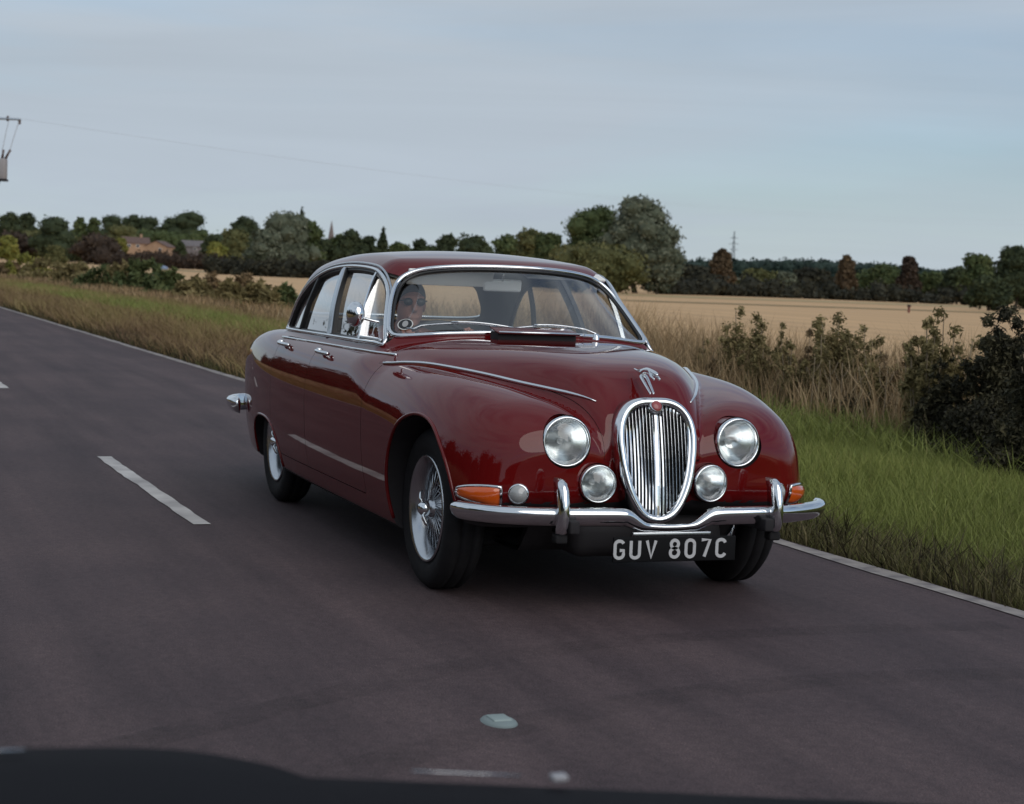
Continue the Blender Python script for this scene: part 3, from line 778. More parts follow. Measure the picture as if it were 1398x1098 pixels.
for a in range(4):
    V, F = lathe([(.35, 0), (.3, 1.2), (.02, 2.6)], 6, 'z'); o = link('pinnacle', npmesh('pinnacle', V, F), M_STONE, ch); o.location = (2*(1 if a & 1 else -1), 2*(1 if a & 2 else -1), h*.28)
bm = bmesh.new(); add_box(bm, (-9, 0, -1), (14, 7, 9), None, .1, 1); link('nave', bm_mesh('nave', bm), M_STONE, ch)

# --- lattice pylon
M_STEEL = mat('galvanised_steel', (.20, .22, .24), .5, metal=.4)
P = at(1001, 350, 2300); zb = float(terrain(P[0], P[1])); zt = at(1001, 316, 2300)[2]; h = zt-zb
py = tag(empty('pylon', (P[0], P[1], zb)), 'far lattice electricity pylon on the skyline right of the tall willow', 'pylon'); py.rotation_euler = (0, 0, 1.2)
def lattice(name, segs, r, m, parent):
    Vs, Fs, nv = [], [], 0
    for a, b_ in segs:
        V, F = sweep(np.array([a, b_], float), circ(r, 4), ups=np.array([.3, 1., .2]), cap=False); Vs.append(V); Fs += [f+nv for f in F]; nv += len(V)
    return link(name, npmesh(name, np.vstack(Vs), Fs), m, parent)
wd = lambda z: np.interp(z, [0, h*.55, h], [4.2, 1.5, .35])
lev = np.linspace(0, h, 12)
for sx in (-1, 1):
    for sy in (-1, 1): lattice('leg', [((sx*wd(a), sy*wd(a), a), (sx*wd(b_), sy*wd(b_), b_)) for a, b_ in zip(lev[:-1], lev[1:])], .28, M_STEEL, py)
br = []
for a, b_ in zip(lev[:-1], lev[1:]):
    for sg in (-1, 1):
        br += [((-wd(a), sg*wd(a), a), (wd(b_), sg*wd(b_), b_)), ((wd(a), sg*wd(a), a), (-wd(b_), sg*wd(b_), b_)), ((sg*wd(a), -wd(a), a), (sg*wd(b_), wd(b_), b_)), ((sg*wd(a), wd(a), a), (sg*wd(b_), -wd(b_), b_))]
lattice('bracing', br, .14, M_STEEL, py)
for z_, l_ in ((h*.62, 5.5), (h*.74, 6.5), (h*.86, 5.0)):
    lattice('crossarm', [((-l_, 0, z_), (l_, 0, z_)), ((-l_, 0, z_), (0, .8, z_+2)), ((l_, 0, z_), (0, .8, z_+2)), ((-l_, 0, z_), (0, -.8, z_+2)), ((l_, 0, z_), (0, -.8, z_+2))], .18, M_STEEL, py)

# --- pole with transformer at the left edge, its wires crossing the sky
PD = 92.
base_p = at(-9, 380, PD); pz = float(terrain(base_p[0], base_p[1]))
pole = tag(empty('utility_pole', (base_p[0], base_p[1], pz)), 'wooden power pole with crossarm and grey transformer at the left picture edge', 'utility pole')
pole.rotation_euler = (0, 0, math.atan2(_r[1], _r[0]))
zt = at(14, 164, PD)[2]-pz; k = PD/CF
V, F = sweep(np.array([[0, 0, -.3], [0, 0, zt*.5], [0, 0, zt+.15]]), circ(.15, 10), scale=[1.1, .95, .75], ups=np.array([1., 0, 0])); link('pole', npmesh('pole', V, F, True), mat('weathered_wood', (.16, .12, .09), .9), pole)
M_GREY = mat('grey_enamel', (.30, .28, .28), .6); M_INS = mat('brown_glaze', (.10, .06, .05), .3)
rbox('crossarm', (0, -.12, zt), (34*2*k, .12, .12), .01, M_CHROME_DULL, pole)
for sx in (-32, -18, 16, 32):
    V, F = lathe([(.02, -.16), (.085, -.14), (.05, -.08), (.085, -.05), (.05, .0), (.085, .03), (.03, .12)], 12, 'z'); o = link('insulator', npmesh('insulator', V, F, True), M_INS, pole); o.location = (sx*k, -.12, zt+(.14 if abs(sx) < 20 else .0)-.1)
tz = at(4, 232, PD)[2]-pz
bm = bmesh.new(); add_box(bm, (10*k, -.45, tz), (16*k, .5, 28*k), None, .06, 2); tf = link('transformer', bm_mesh('transformer', bm, True), M_GREY, pole)
rbox('transformer_base', (10*k, -.45, tz-15*k), (18*k, .56, 3*k), .02, M_DARK, tf)
for q, lean in ((4, -.25), (12, .12), (16, .5)):
    tube('bushing', [(q*k, -.45, tz+13*k), ((q+lean*9)*k, -.45, tz+22*k), ((q+lean*14)*k, -.45, tz+26*k)], .07, M_INS, tf, scale=[1.1, .8, 1.0], ups=np.array([0, 1., 0]))
for x0, x1 in ((32, 22), (18, 12), (-10, 4)):
    tube('jumper_wire', smooth_path([(x0*k, -.2, zt-.1), ((x0*.55+x1*.45)*k, -.35, (zt+tz)/2+.5), (x1*k, -.45, tz+25*k)], 12), .014, M_GREY, pole, ups=np.array([0, 1., 0]), k=5)
tube('earth_wire', smooth_path([(10*k, -.45, tz-15*k), (7*k, -.4, tz-26*k), (0, -.2, tz-40*k)], 8), .014, M_GREY, pole, ups=np.array([0, 1., 0]), k=5)
far = at(1460, 300, 185)
for j, (dx, zz, label) in enumerate(((32, .02, 'upper thin power line sagging from the pole across the sky'), (16, .14, 'lower thin power line running beside the upper one across the sky'))):
    a = np.array([*(base_p[:2]+np.array([cos(pole.rotation_euler[2]), sin(pole.rotation_euler[2])])*dx*k), pz+zt+zz]); b_ = far+np.array([0, j*1.2, -j*.5])
    t = np.linspace(0, 1, 40)[:, None]; P = a+(b_-a)*t; P[:, 2] -= 1.6*(1-(2*t[:, 0]-1)**2)
    tag(tube('power_line', P, .002, M_GREY, k=4), label, 'power line', 'power lines across the sky')
# red-brown post in the far field
pp = at(1241, 420, 116); pz = float(terrain(pp[0], pp[1])); ps = tag(empty('post', (pp[0], pp[1], pz)), 'small dark red marker post standing alone in the far stubble', 'post')
rbox('post_shaft', (0, 0, .18), (.12, .12, .5), .02, mat('post_red', (.16, .04, .03), .7), ps); rbox('post_cap', (0, 0, .46), (.22, .18, .16), .03, mat('post_dark', (.05, .025, .02), .7), ps)

# ================================================================== VERGES
def blades(name, P, hgt, wid, m, rng, lean=.45, tint=None, segs=2, kind='stuff'):
    """tapering bent blades of grass rooted at P"""
    n = len(P); a = rng.random(n)*2*pi
    side = np.stack([np.cos(a), np.sin(a), 0*a], 1)
    ld = rng.normal(size=(n, 3))*lean; ld[:, 2] = 0
    h = hgt[:, None]; w = wid[:, None]
    up = np.array([0, 0, 1.])
    mid = P+up*h*.55+ld*h*.30; tip = P+up*h*(.95)+ld*h*1.0
    V = np.stack([P-side*w, P+side*w, mid+side*w*.75, mid-side*w*.75, tip], 1).reshape(-1, 3)
    i = np.arange(n)*5
    F = [np.stack([i, i+1, i+2, i+3], 1), np.stack([i+3, i+2, i+4], 1)]
    o = link(name, npmesh(name, V, F, False, tint=np.repeat(tint if tint is not None else rng.random(n), 5)), m)
    return tag(o, kind=kind)
def patchy(x, y, sc, seed):
    r_ = np.random.default_rng(seed); v = 0
    for k in range(5):
        a = r_.random()*2*pi; f = sc*(1.6**k)*.6; v = v+np.sin((x*np.cos(a)+y*np.sin(a))*f+r_.random()*6)/(1.3**k)
    return v/3.
def scatter(n, s0, s1, t0, t1, rng, near=None):
    """random road positions, denser near the camera"""
    if near is None: s = s0+(s1-s0)*rng.random(n)
    else:
        u = rng.random(n); D0, D1 = 7-s1, 7-s0; s = 7-(D0**near+(D1**near-D0**near)*u)**(1/near)
    t = t0+(t1-t0)*rng.random(n)
    P = rp_(s, t); P[:, 2] = terrain(P[:, 0], P[:, 1])-.035
    return P, s, t
rng = np.random.default_rng(21)
M_GRASS = mat('verge_grass', (.07, .10, .03), .7, spec=.25, tint=((0.148, 0.126, 0.058), (0.200, 0.231, 0.061), (0.264, 0.294, 0.079), (0.460, 0.367, 0.162)), trans=.25)
M_DRY = mat('dry_grass', (.3, .22, .12), .85, spec=.2, tint=((0.124, 0.090, 0.053), (0.305, 0.210, 0.112), (0.494, 0.350, 0.200), (0.676, 0.525, 0.325)), trans=.2)
M_WEED = mat('rough_grass', (.1, .1, .04), .8, spec=.2, tint=((0.169, 0.106, 0.067), (0.271, 0.188, 0.094), (0.271, 0.230, 0.088), (0.487, 0.302, 0.174)), trans=.2)
# mown grass right beside the car
P, s, t = scatter(190000, -16, 4.5, 2.93, 6.3, rng, .6)
pt = patchy(s, t, 1.4, 1)
h = (.13+.10*rng.random(len(P)))*(1+.25*pt)*np.where(t < 3.5, .75+.3*rng.random(len(P)), 1)
tint = np.clip(.40+.18*pt+.13*rng.normal(size=len(P))-.40*np.exp(-((t-2.95)/.55)**2), 0, 1)
blades('verge_grass', P, h, .0022+.002*rng.random(len(P))+.00008*(7-s), M_GRASS, rng, lean=.3, tint=tint)
# browner, straggling rim along the asphalt
P, s, t = scatter(16000, -40, 4.5, 2.90, 3.40, rng, .55)
M_RIM = mat('rim_grass', (.08, .07, .04), .9, spec=.1, tint=((.030, .026, .018), (.070, .060, .034), (.105, .100, .045), (.20, .16, .09)), trans=.1)
blades('rough_grass', P, .10+.20*rng.random(len(P)), .003+.003*rng.random(len(P))+.0001*(7-s), M_RIM, rng, lean=.42, tint=np.clip(.4+.25*rng.normal(size=len(P)), 0, 1))
# a taller ragged strip before the weeds
P, s, t = scatter(22000, -20, 4.5, 5.4, 7.0, rng, .7)
blades('verge_grass', P, .16+.24*rng.random(len(P)), .004+.003*rng.random(len(P)), M_GRASS, rng, tint=np.clip(.38+.15*rng.normal(size=len(P)), 0, 1))
# rough uncut verge further along
P, s, t = scatter(110000, -115, -13, 2.95, 7.6, rng, .45)
pt = patchy(s*.5, t*1.2, 1.2, 2); dist = 7-s
h = (.20+.22*rng.random(len(P)))*(1+.35*pt)*np.where(t < 4.3, 1.15, .9)
tint = np.clip(.36+.34*pt+.13*rng.normal(size=len(P))+.10*((t > 4.8) & (t < 6.2)), 0, 1)
blades('rough_grass', P, h, .0035+.00028*dist*(.6+.6*rng.random(len(P))), M_WEED, rng, tint=tint)
# greener band half-way across it
P, s, t = scatter(22000, -60, -13, 4.9, 6.4, rng, .5)
blades('verge_grass', P, .22+.22*rng.random(len(P)), .004+.0002*(7-s), M_GRASS, rng, tint=np.clip(.48+.15*rng.normal(size=len(P)), 0, 1))
# tall dry stalks along the field edge
P, s, t = scatter(42000, -26, 4, 6.5, 9.6, rng, .8)
pt = patchy(s, t, 1.1, 3)
blades('dry_grass', P, (.38+.70*rng.random(len(P)))*(1+.25*pt)*(.55+.45*sstep(6.4, 7.4, t)), .003+.004*rng.random(len(P)), M_DRY, rng, lean=.24, tint=np.clip(.42+.25*pt+.24*rng.normal(size=len(P)), 0, 1))
P, s, t = scatter(11000, -120, -26, 7.4, 9.6, rng, .5)
blades('dry_grass', P, (.22+.30*rng.random(len(P))), .006+.0003*(7-s), M_DRY, rng, lean=.25, tint=np.clip(.30+.2*rng.normal(size=len(P)), 0, 1))
# the other side of the road, mirrored in the car's flank
P, s, t = scatter(42000, -95, 2, -5.4, -2.95, rng, .5)
blades('rough_grass', P, .22+.25*rng.random(len(P)), .005+.0003*(7-s), M_WEED, rng, tint=np.clip(.5+.2*rng.normal(size=len(P)), 0, 1))
P, s, t = scatter(26000, -95, 0, -7.2, -5.0, rng, .5)
blades('dry_grass', P, .6+.5*rng.random(len(P)), .006+.0003*(7-s), M_DRY, rng, lean=.25, tint=np.clip(.62+.2*rng.normal(size=len(P)), 0, 1))
hp = [rp_(np.array(s_), np.array(t_)) for s_, t_ in ((9., -8.5), (-20., -8.8), (-50., -9.0), (-95., -9.2))]
hedge(hp, 'tall dark roadside hedge across the road, seen mirrored in the car flank', 3.6, 2.4, 'hedge', 66000, .14, seed=12, rough=.5)

# --- leafy weeds and shrubs: each one a plant of its own
LM['weed'] = leafmat('weed_leaves', (.12, .098, .044), (.21, .175, .078), (.31, .25, .12), .25)
LM['seedhead'] = leafmat('seedhead_leaves', (.13, .088, .05), (.22, .155, .085), (.32, .235, .13), .2)
LM['bramble'] = leafmat('bramble_leaves', (.020, .019, .013), (.044, .042, .025), (.105, .094, .052), .12)
M_STALK = mat('pale_stalk', (.24, .185, .12), .8); M_STALKG = mat('green_stalk', (.10, .095, .045), .8)
def weed(px, py, d, w, label, kind='weed', n=900, leaf=.017, stems=5, bare=.35, group='leafy weeds along the field edge', cat='weed plant', m=M_STALK):
    rng = np.random.default_rng(int(px*3+py)); P = at(px, 500, d); z0 = float(terrain(P[0], P[1]))-.03
    H = at(px, py, d)[2]-z0; W = w*1.35*d/CF; n = int(n*1.7)
    o = tag(empty('weed_plant', (P[0], P[1], z0)), label, cat, group)
    lob = []
    for i in range(stems):
        a = rng.random()*2*pi; r_ = W*.42*np.sqrt(rng.random()) if stems > 1 else 0
        h = H*(1 if i == 0 else .62+.36*rng.random()); x, y = r_*cos(a)*(0.35 if i == 0 else 1), r_*sin(a)*(0.35 if i == 0 else 1)
        p = smooth_path([(x*.25, y*.25, 0), (x*.6+rng.normal()*.02, y*.6, h*.5), (x, y, h)], 10)
        tube('stem', p, .006+.004*rng.random(), m, o, k=5, ups=np.array([1., 0, 0]), scale=np.linspace(1.2, .4, len(p)))
        for t in np.linspace(bare, 1, 6):
            q = p[int(t*(len(p)-1))]; rr_ = max(.035, W*(.20-.10*t)); lob.append([q[0]+rng.normal()*rr_*.4, q[1]+rng.normal()*rr_*.4, min(q[2], h-rr_*.5), rr_, rr_, rr_*1.15])
    leaf_cloud('foliage', lob, int(n*3.4), leaf, LM[kind], o, rng, shell=.95, asp=1.4)
    return o
weed(1010, 422, 18.5, 62, 'tallest leafy weed with a forked pale top, right of the car bonnet', n=900, stems=5)
weed(985, 462, 19.5, 40, 'short leafy weed left of the tallest forked one, close behind the car wing', n=500)
weed(958, 465, 20, 34, 'small olive weed just above the far front wing of the car', n=500, kind='weed')
weed(1058, 442, 18, 40, 'thin leafy weed between the tallest forked one and the broad bushy one', n=320, stems=4)
weed(1140, 432, 17, 78, 'broad bushy weed with many stems halfway along the field edge', n=1900, stems=9)
weed(1178, 446, 16.5, 50, 'bushy weed touching the right side of the broad many-stemmed one', n=800, stems=6)
weed(1098, 452, 17, 30, 'slim brown seed spike standing left of the broad bushy weed', kind='seedhead', n=320, stems=3)
weed(1232, 470, 15.5, 60, 'low brownish weed clump between the bushy weed and the dark bramble', kind='seedhead', n=800, stems=7)
weed(1262, 440, 13.6, 50, 'yellow-green leafy weed at the near left foot of the dark bramble', n=900, stems=7)
weed(1290, 424, 14.0, 74, 'pale olive shoots rising at the left of the dark bramble', n=1100, stems=8)
weed(1034, 462, 17.6, 44, 'leafy olive weed half-way between the forked weed and the thin one beside it', n=700, stems=5, bare=.25)
weed(1080, 470, 16.8, 46, 'low leafy weed in front of the slim brown seed spike', n=800, stems=6, bare=.2)
weed(1118, 455, 16.6, 40, 'upright olive weed filling the gap left of the broad bushy weed', n=700, stems=5, bare=.25)
weed(1200, 462, 15.9, 46, 'rounded olive weed between the bushy weed and the brownish clump', n=800, stems=6, bare=.2)
weed(1256, 462, 14.6, 46, 'yellowish leafy weed just behind the brownish clump by the bramble', n=800, stems=6, bare=.2)
weed(975, 490, 18.6, 40, 'low rusty seedheads close above the far front wing of the car', kind='seedhead', n=700, stems=6, bare=.2)
weed(1205, 500, 15.5, 60, 'green dock plant low in front of the dry stalks left of the bramble', n=900, stems=6, bare=.1)
# bare pale stalks leaning out of the dry grass
for (px, py, d, lean) in ((1128, 500, 16.0, .05), (1095, 520, 16.2, -.12), (1168, 510, 15.6, .10), (1215, 500, 15.3, -.06), (1240, 505, 15.0, .08), (1310, 548, 13.6, -.14), (1322, 560, 13.5, .03)):
    pass
stk = ((1112, 488, 15.9, -10, 575, 'pale bare stalk leaning left beside the far headlight, leftmost of the row'), (1132, 492, 15.8, 4, 578, 'pale upright bare stalk second from the left of the row'), (1150, 496, 15.6, -6, 580, 'pale bare stalk crossing in front of the broad bushy weed'), (1172, 500, 15.4, 14, 585, 'pale bare stalk leaning right under the broad bushy weed'),
       (1212, 505, 15, -12, 592, 'forked pale stalk low right of the broad bushy weed'), (1236, 500, 14.8, 6, 598, 'pale stalk just left of the dark bramble'), (1296, 552, 13.4, 16, 640, 'whitish bent stalk in front of the dark bramble, the brightest one'), (1322, 580, 13.3, 12, 640, 'reddish short stalk right of the whitish bent one'))
for px, py, d, lx, by, label in stk:
    P = at(px, 500, d); z0 = float(terrain(P[0], P[1]))-.02; top = at(px, py, d); o = tag(empty('stalk', (P[0], P[1], z0)), label, 'stalk', 'pale bare stalks along the field edge')
    b0 = (at(px+lx, by, d)-P)[:2]; hh = top[2]-z0
    p = smooth_path([(b0[0], b0[1], 0), (b0[0]*.45, b0[1]*.45+.01, hh*.5), (0, 0, hh)], 10)
    tube('stem', p, .009, M_STALK, o, k=6, ups=np.array([1., 0, 0]), scale=np.linspace(1, .35, len(p)))
    for t, sg in ((.55, 1), (.72, -1), (.84, 1)):
        q = p[int(t*(len(p)-1))]; tube('twig', [q, q+[sg*.04*_r[0], sg*.04*_r[1], .05], q+[sg*.065*_r[0], sg*.065*_r[1], .12]], .004, M_STALK, o, k=5, ups=np.array([1., 0, 0]), scale=[1, .8, .4])
# dark bramble at the right edge
def bramble(px, py, d, w, label, n, leaf=.034, kind='bramble', seed=1, cat='bush'):
    rng = np.random.default_rng(seed); P = at(px, 500, d); z0 = float(terrain(P[0], P[1]))-.05; H = at(px, py, d)[2]-z0; W = w*d/CF
    o = tag(empty('bush', (P[0], P[1], z0)), label, cat, 'bushes along the verge'); lob = []
    side = np.array([_r[0], _r[1]])/np.hypot(_r[0], _r[1]); dep = np.array([-side[1], side[0]])
    for i in range(26):
        u = rng.random()*2-1; v = rng.random()*2-1; hh = H*(1-.6*u*u)*(1-.25*v*v)*(.45+.55*rng.random()); r_ = W*(.10+.08*rng.random())
        q = side*u*W*.46+dep*v*W*.34; zz = max(hh-r_, r_*.6); lob.append([q[0], q[1], zz, r_, r_, r_]); lob.append([q[0], q[1], zz*.5, r_*1.2, r_*1.2, max(zz*.5, .1)])
    for i in range(22):
        u = rng.random()*1.9-.95; v = rng.random()*1.2-.6; q = side*u*W*.5+dep*v*W*.34; h0 = H*(1-.6*u*u)
        for k_ in range(3): lob.append([q[0]+rng.normal()*.05*W, q[1]+rng.normal()*.03*W, h0*(.86+.13*k_*rng.random()), W*.045, W*.045, W*.055])
    leaf_cloud('foliage', lob, n, leaf, LM[kind], o, rng, shell=.75, asp=1.5)
    for i in range(14):
        q = lob[rng.integers(len(lob))]; p = smooth_path([(q[0]*.3, q[1]*.3, 0), (q[0]*.8, q[1]*.8, q[2]*.7), (q[0]*1.15, q[1]*1.15, q[2]+q[5]*1.25)], 8)
        tube('stem', p, .008, M_STALKG if i % 3 else M_STALK, o, k=5, ups=np.array([1., 0, 0]), scale=np.linspace(1.2, .4, len(p)))
    return o
bramble(1405, 432, 13.0, 215, 'large dark bramble bush filling the right picture edge', 95000, leaf=.0145, seed=2)
bramble(1440, 475, 11.6, 150, 'dark bush at the right picture edge, in front of the large bramble', 40000, leaf=.0145, seed=9)
bramble(1290, 505, 13.4, 76, 'small dark bush at the left foot of the large bramble', 20000, leaf=.015, seed=3)
bramble(1180, 545, 15.6, 100, 'low dark bush under the dry stalks left of the bramble', 15000, leaf=.015, seed=4)
# shrubs on the left verge
SH = [(385, 402, 52, 26, 'dark', 'dark shrub right beside the rear window of the car'), (352, 398, 47, 34, 'olive', 'olive shrub second from the car on the left verge'), (330, 388, 52, 22, 'red', 'reddish-brown upright weed bush left of the olive shrub by the car'), (312, 396, 50, 26, 'rust', 'russet shrub between two darker ones on the left verge'),
      (285, 385, 56, 18, 'red', 'narrow brown spike of dock in the gap of the left verge'), (262, 392, 54, 34, 'olive', 'olive-brown shrub right of the dark one in the middle of the left verge'), (226, 378, 60, 36, 'dark', 'dark green shrub in the middle of the left verge'), (196, 366, 66, 46, 'mid', 'tallest green shrub on the left verge'),
      (170, 370, 68, 40, 'olive', 'olive shrub left of the tallest green one'), (140, 376, 68, 40, 'dark', 'dark shrub on the left verge below the brick house'), (104, 372, 74, 36, 'rust', 'russet shrub on the left verge below the dark red-brown tree'), (62, 366, 84, 44, 'olive', 'yellowish olive shrub near the left picture edge'), (34, 360, 92, 34, 'lime', 'bright olive shrub above the left end of the road line'), (8, 368, 92, 26, 'red', 'small dark brown shrub at the left picture edge on the verge')]
for px, py, d, w, kind, label in SH:
    bramble(px, py-9, d, w*1.8, label, 5000, leaf=.085, kind={'dark': 'mid', 'olive': 'weed', 'red': 'seedhead', 'rust': 'weed'}.get(kind, kind), seed=px+5)
# dark bonnet of the car the picture is taken from
def cam_bonnet():
    k = 1.727; X = 5.0
    prof = [(-4.6, .78), (-3.9, .80), (-3.3, .806), (-2.94, .795), (-2.72, .785), (-2.60, .762), (-2.545, .742), (-2.52, .739), (-2.29, .715), (-1.98, .681), (-1.70, .650), (-1.55, .628), (-1.48, .56), (-1.46, .45)]
    pts = smooth_path([(0, y, z) for y, z in prof], 70)
    xs = np.array([6.1, 5.8, 5.5, 5.2, 5.05, 4.95, 4.88, 4.85, 4.85]); dz = np.array([.075, .065, .05, .028, .010, -.02, -.07, -.15, -.40])
    V = np.array([[(x, p[1], p[2]+q) for p in pts] for x, q in zip(xs, dz)]); n, m_ = V.shape[:2]
    i = np.arange(n-1)[:, None]; j = np.arange(m_-1)[None, :]
    return V.reshape(-1, 3), np.stack([i*m_+j, (i+1)*m_+j, (i+1)*m_+j+1, i*m_+j+1], -1).reshape(-1, 4)
V, F = cam_bonnet()
cb = tag(empty('camera_car', (5.4, -2.9, 0)), 'black bonnet front of a second car along the bottom of the picture', 'car')
o = link('bonnet', npmesh('bonnet', V-[5.4, -2.9, 0], F[:, ::-1], True), mat('black_bonnet', (.005, .0045, .007), .6, spec=.03), cb)
P = V.reshape(9, -1, 3)[4]-[5.4, -2.9, 0]
q = P[(P[:, 1] > .44) & (P[:, 1] < .62)]+[0, 0, .012]
tube('bonnet_glint', q, .0009, M_CHROME_DULL, cb, k=6)  # bright tube stands in for a glint on the bonnet
q = P[(P[:, 1] > -.13) & (P[:, 1] < .06)]+[.05, 0, .012]
tube('bonnet_seam', q, .0011, M_CHROME_DULL, cb, k=6)  # second tube drawn as a glint along the hump
rbox('washer_jet', tuple(P[np.argmin(abs(P[:, 1]-.66))]+[.0, 0, .012]), (.016, .020, .008), .003, mat('jet_grey', (.30, .30, .32), .4), cb)

# ================================================================== THE RED SALOON CAR
# car axes: X forward, Y left, Z up, origin on the road under the front axle
fW = ncs([-4.05, -3.8, -3.5, -3.0, -2.5, -1.8, -1.0, -.4, 0, .25, .45, .6, .8], [.63, .70, .755, .805, .828, .838, .838, .837, .836, .828, .808, .778, .70])
fS = ncs([.15, .30, .45, .60, .76, .90, 1.0, 1.15], [.90, .955, .988, 1.0, .994, .950, .905, .80])
fDeck = ncs([-4.05, -3.9, -3.7, -3.4, -3.0, -2.6, -1.8, -1.0, -.5], [.78, .845, .895, .945, .975, .975, .965, .965, .965])
fZb = ncs([-.9, -.72, -.4, 0, .2, .35, .48, .58, .66, .8], [1.035, 1.03, 1.022, 1.008, .987, .957, .918, .872, .815, .66])
fYv = ncs([-.9, -.7, -.32, .1, .3, .5, .62, .8], [.78, .735, .60, .43, .335, .245, .205, .17])
fZf = ncs([-1.1, -.7, -.4, -.1, .1, .3, .45, .6, .75], [.94, .935, .918, .898, .880, .852, .822, .785, .74])
fYf = ncs([-1.1, -.6, -.3, 0, .3, .5, .62, .8], [.74, .72, .69, .62, .51, .43, .385, .35])
fXf = ncs([0, .2, .38, .5, .6, .68, .74, .80, .86], [.585, .60, .628, .624, .606, .572, .524, .440, .29])
fXz = ncs([.15, .25, .35, .45, .55, .68, .78, .86, .95, 1.1], [-.16, -.10, -.035, 0, 0, 0, -.03, -.08, -.13, -.2])
fRoof = ncs([-3.3, -2.9, -2.6, -2.3, -2.0, -1.7, -1.4, -1.2, -1.0, -.7], [1.20, 1.315, 1.38, 1.413, 1.43, 1.432, 1.418, 1.398, 1.37, 1.31])
fWg = ncs([.85, .95, 1.0, 1.1, 1.2, 1.3, 1.36, 1.45], [.735, .718, .706, .684, .654, .615, .588, .535])
fPg = ncs([-3.3, -2.9, -2.4, -1.8, -1.2, -.9, -.6], [.90, .945, .985, 1.0, 1.0, .985, .955])

def F_car(x, y, z):
    ay = np.sqrt(y*y+1e-6)
    W = fW(x); s = fS(z)
    side = ay-W*s
    deck = fDeck(x)+.012-.040*(ay/.75)**2
    t = np.clip((x+1.05)/.45, 0, 1); t = t*t*(3-2*t)          # 0 behind, 1 in front of the cowl
    yv = fYv(x)
    bon = fZb(x)-.10*np.minimum(ay/yv, 1.6)**5-.012*(ay/yv)**2
    fen = fZf(x)-1.25*(ay-fYf(x))**2
    front_top = smax(bon, fen, .035)
    top = deck*(1-t)+front_top*t
    f_top = (z-top)*.9
    kk = .042+.05*t
    hull = smax(side, f_top, kk*2.2)
    zbt = np.clip((x-.30)/.22, 0, 1)
    hull = smax(hull, .20+.165*zbt*zbt*(3-2*zbt)-z, .04)
    xfr = fXf(ay)+fXz(z)
    hull = smax(hull, (x-xfr)*.85, .14)
    xre = -3.97+.16*(ay/.7)**2+.10*np.clip(z-.55, 0, 1)**1.5-.0
    hull = smax(hull, (xre-x)*.9, .16)
    # greenhouse
    g = smax(ay-fWg(z)*fPg(x), (z-(fRoof(x)-.042*(ay/.58)**2))*.95, .10)
    xw = -.715-(.47+.75*np.clip(z-1.03, 0, 1))*ay*ay-(z-1.03)*1.02
    g = smax(g, (x-xw)*.72, .06)
    xr = -3.24+.24*(ay/.6)**2+(z-.95)*.75
    g = smax(g, (xr-x)*.8, .14)
    g = smax(g, .8-z, .02)
    return smin(hull, g, .022)

_h = .0155
_gx = np.arange(-4.06, .76, _h); _gy = np.arange(-.90, .90, _h); _gz = np.arange(.14, 1.50, _h)
_v = F_car(_gx[:, None, None], _gy[None, :, None], _gz[None, None, :]).astype(np.float32)
_V, _Q = surface_nets(_v, (_gx[0], _gy[0], _gz[0]), _h)
# one round of tangential smoothing, then back on to the surface
for _ in range(2):
    acc = np.zeros_like(_V); cn = np.zeros(len(_V))
    for a, b in ((0, 1), (1, 2), (2, 3), (3, 0)):
        np.add.at(acc, _Q[:, a], _V[_Q[:, b]]); np.add.at(cn, _Q[:, a], 1)
        np.add.at(acc, _Q[:, b], _V[_Q[:, a]]); np.add.at(cn, _Q[:, b], 1)
    _V = _V*.4+.6*acc/cn[:, None]
    _V, _N = iso_project(F_car, _V, 3)
_T = np.vstack([_Q[:, [0, 1, 2]], _Q[:, [0, 2, 3]]])
TR = Tri(_V, _N)

car = tag(empty('classic_car'), 'dark red 1960s saloon car with chrome grille driving towards the camera in the far lane', 'car')

# --- window outlines
SIDE_WIN = resample(smooth_path([(-.885, .985), (-.92, 1.06), (-1.03, 1.20), (-1.12, 1.275), (-1.30, 1.318), (-1.6, 1.334), (-1.95, 1.330), (-2.25, 1.302), (-2.50, 1.235), (-2.68, 1.13), (-2.80, 1.0), (-2.79, .972), (-2.72, .968), (-2.2, .973), (-1.5, .977), (-1.0, .979)], 160, True), 150, True)
WS_WIN = resample(smooth_path([(0, 1.362), (.2, 1.357), (.36, 1.341), (.47, 1.315), (.545, 1.268), (.595, 1.19), (.632, 1.10), (.650, 1.045), (.638, 1.018), (.58, 1.018), (.4, 1.035), (.2, 1.046), (0, 1.05)]
    + [(-a, b) for a, b in [(.2, 1.046), (.4, 1.035), (.58, 1.018), (.638, 1.018), (.650, 1.045), (.632, 1.10), (.595, 1.19), (.545, 1.268), (.47, 1.315), (.36, 1.341), (.2, 1.357)]], 200, True), 180, True)
REAR_WIN = resample(smooth_path([(0, 1.315), (.3, 1.30), (.44, 1.26), (.50, 1.18), (.53, 1.10), (.50, 1.045), (.3, 1.03), (0, 1.03), (-.3, 1.03), (-.50, 1.045), (-.53, 1.10), (-.50, 1.18), (-.44, 1.26), (-.3, 1.30)], 120, True), 100, True)

def fld(fn):
    V = TR.V; return fn(V[:, 0], V[:, 1], V[:, 2])

T = _T
glass_T = {}
for sd in (-1, 1):
    f = lambda x, y, z: np.where(y*sd > .33, poly_sdf(np.stack([x, z], 1), SIDE_WIN), -1)
    glass_T[sd], T = TR.clip(T, fld(f))
f = lambda x, y, z: np.minimum(np.where((x > -1.6), poly_sdf(np.stack([y, z], 1), WS_WIN), -1), (-.66-.47*y*y)-x)
glass_T['ws'], T = TR.clip(T, fld(f))
f = lambda x, y, z: np.where(x < -2.2, poly_sdf(np.stack([y, z], 1), REAR_WIN), -1)
glass_T['rw'], T = TR.clip(T, fld(f))

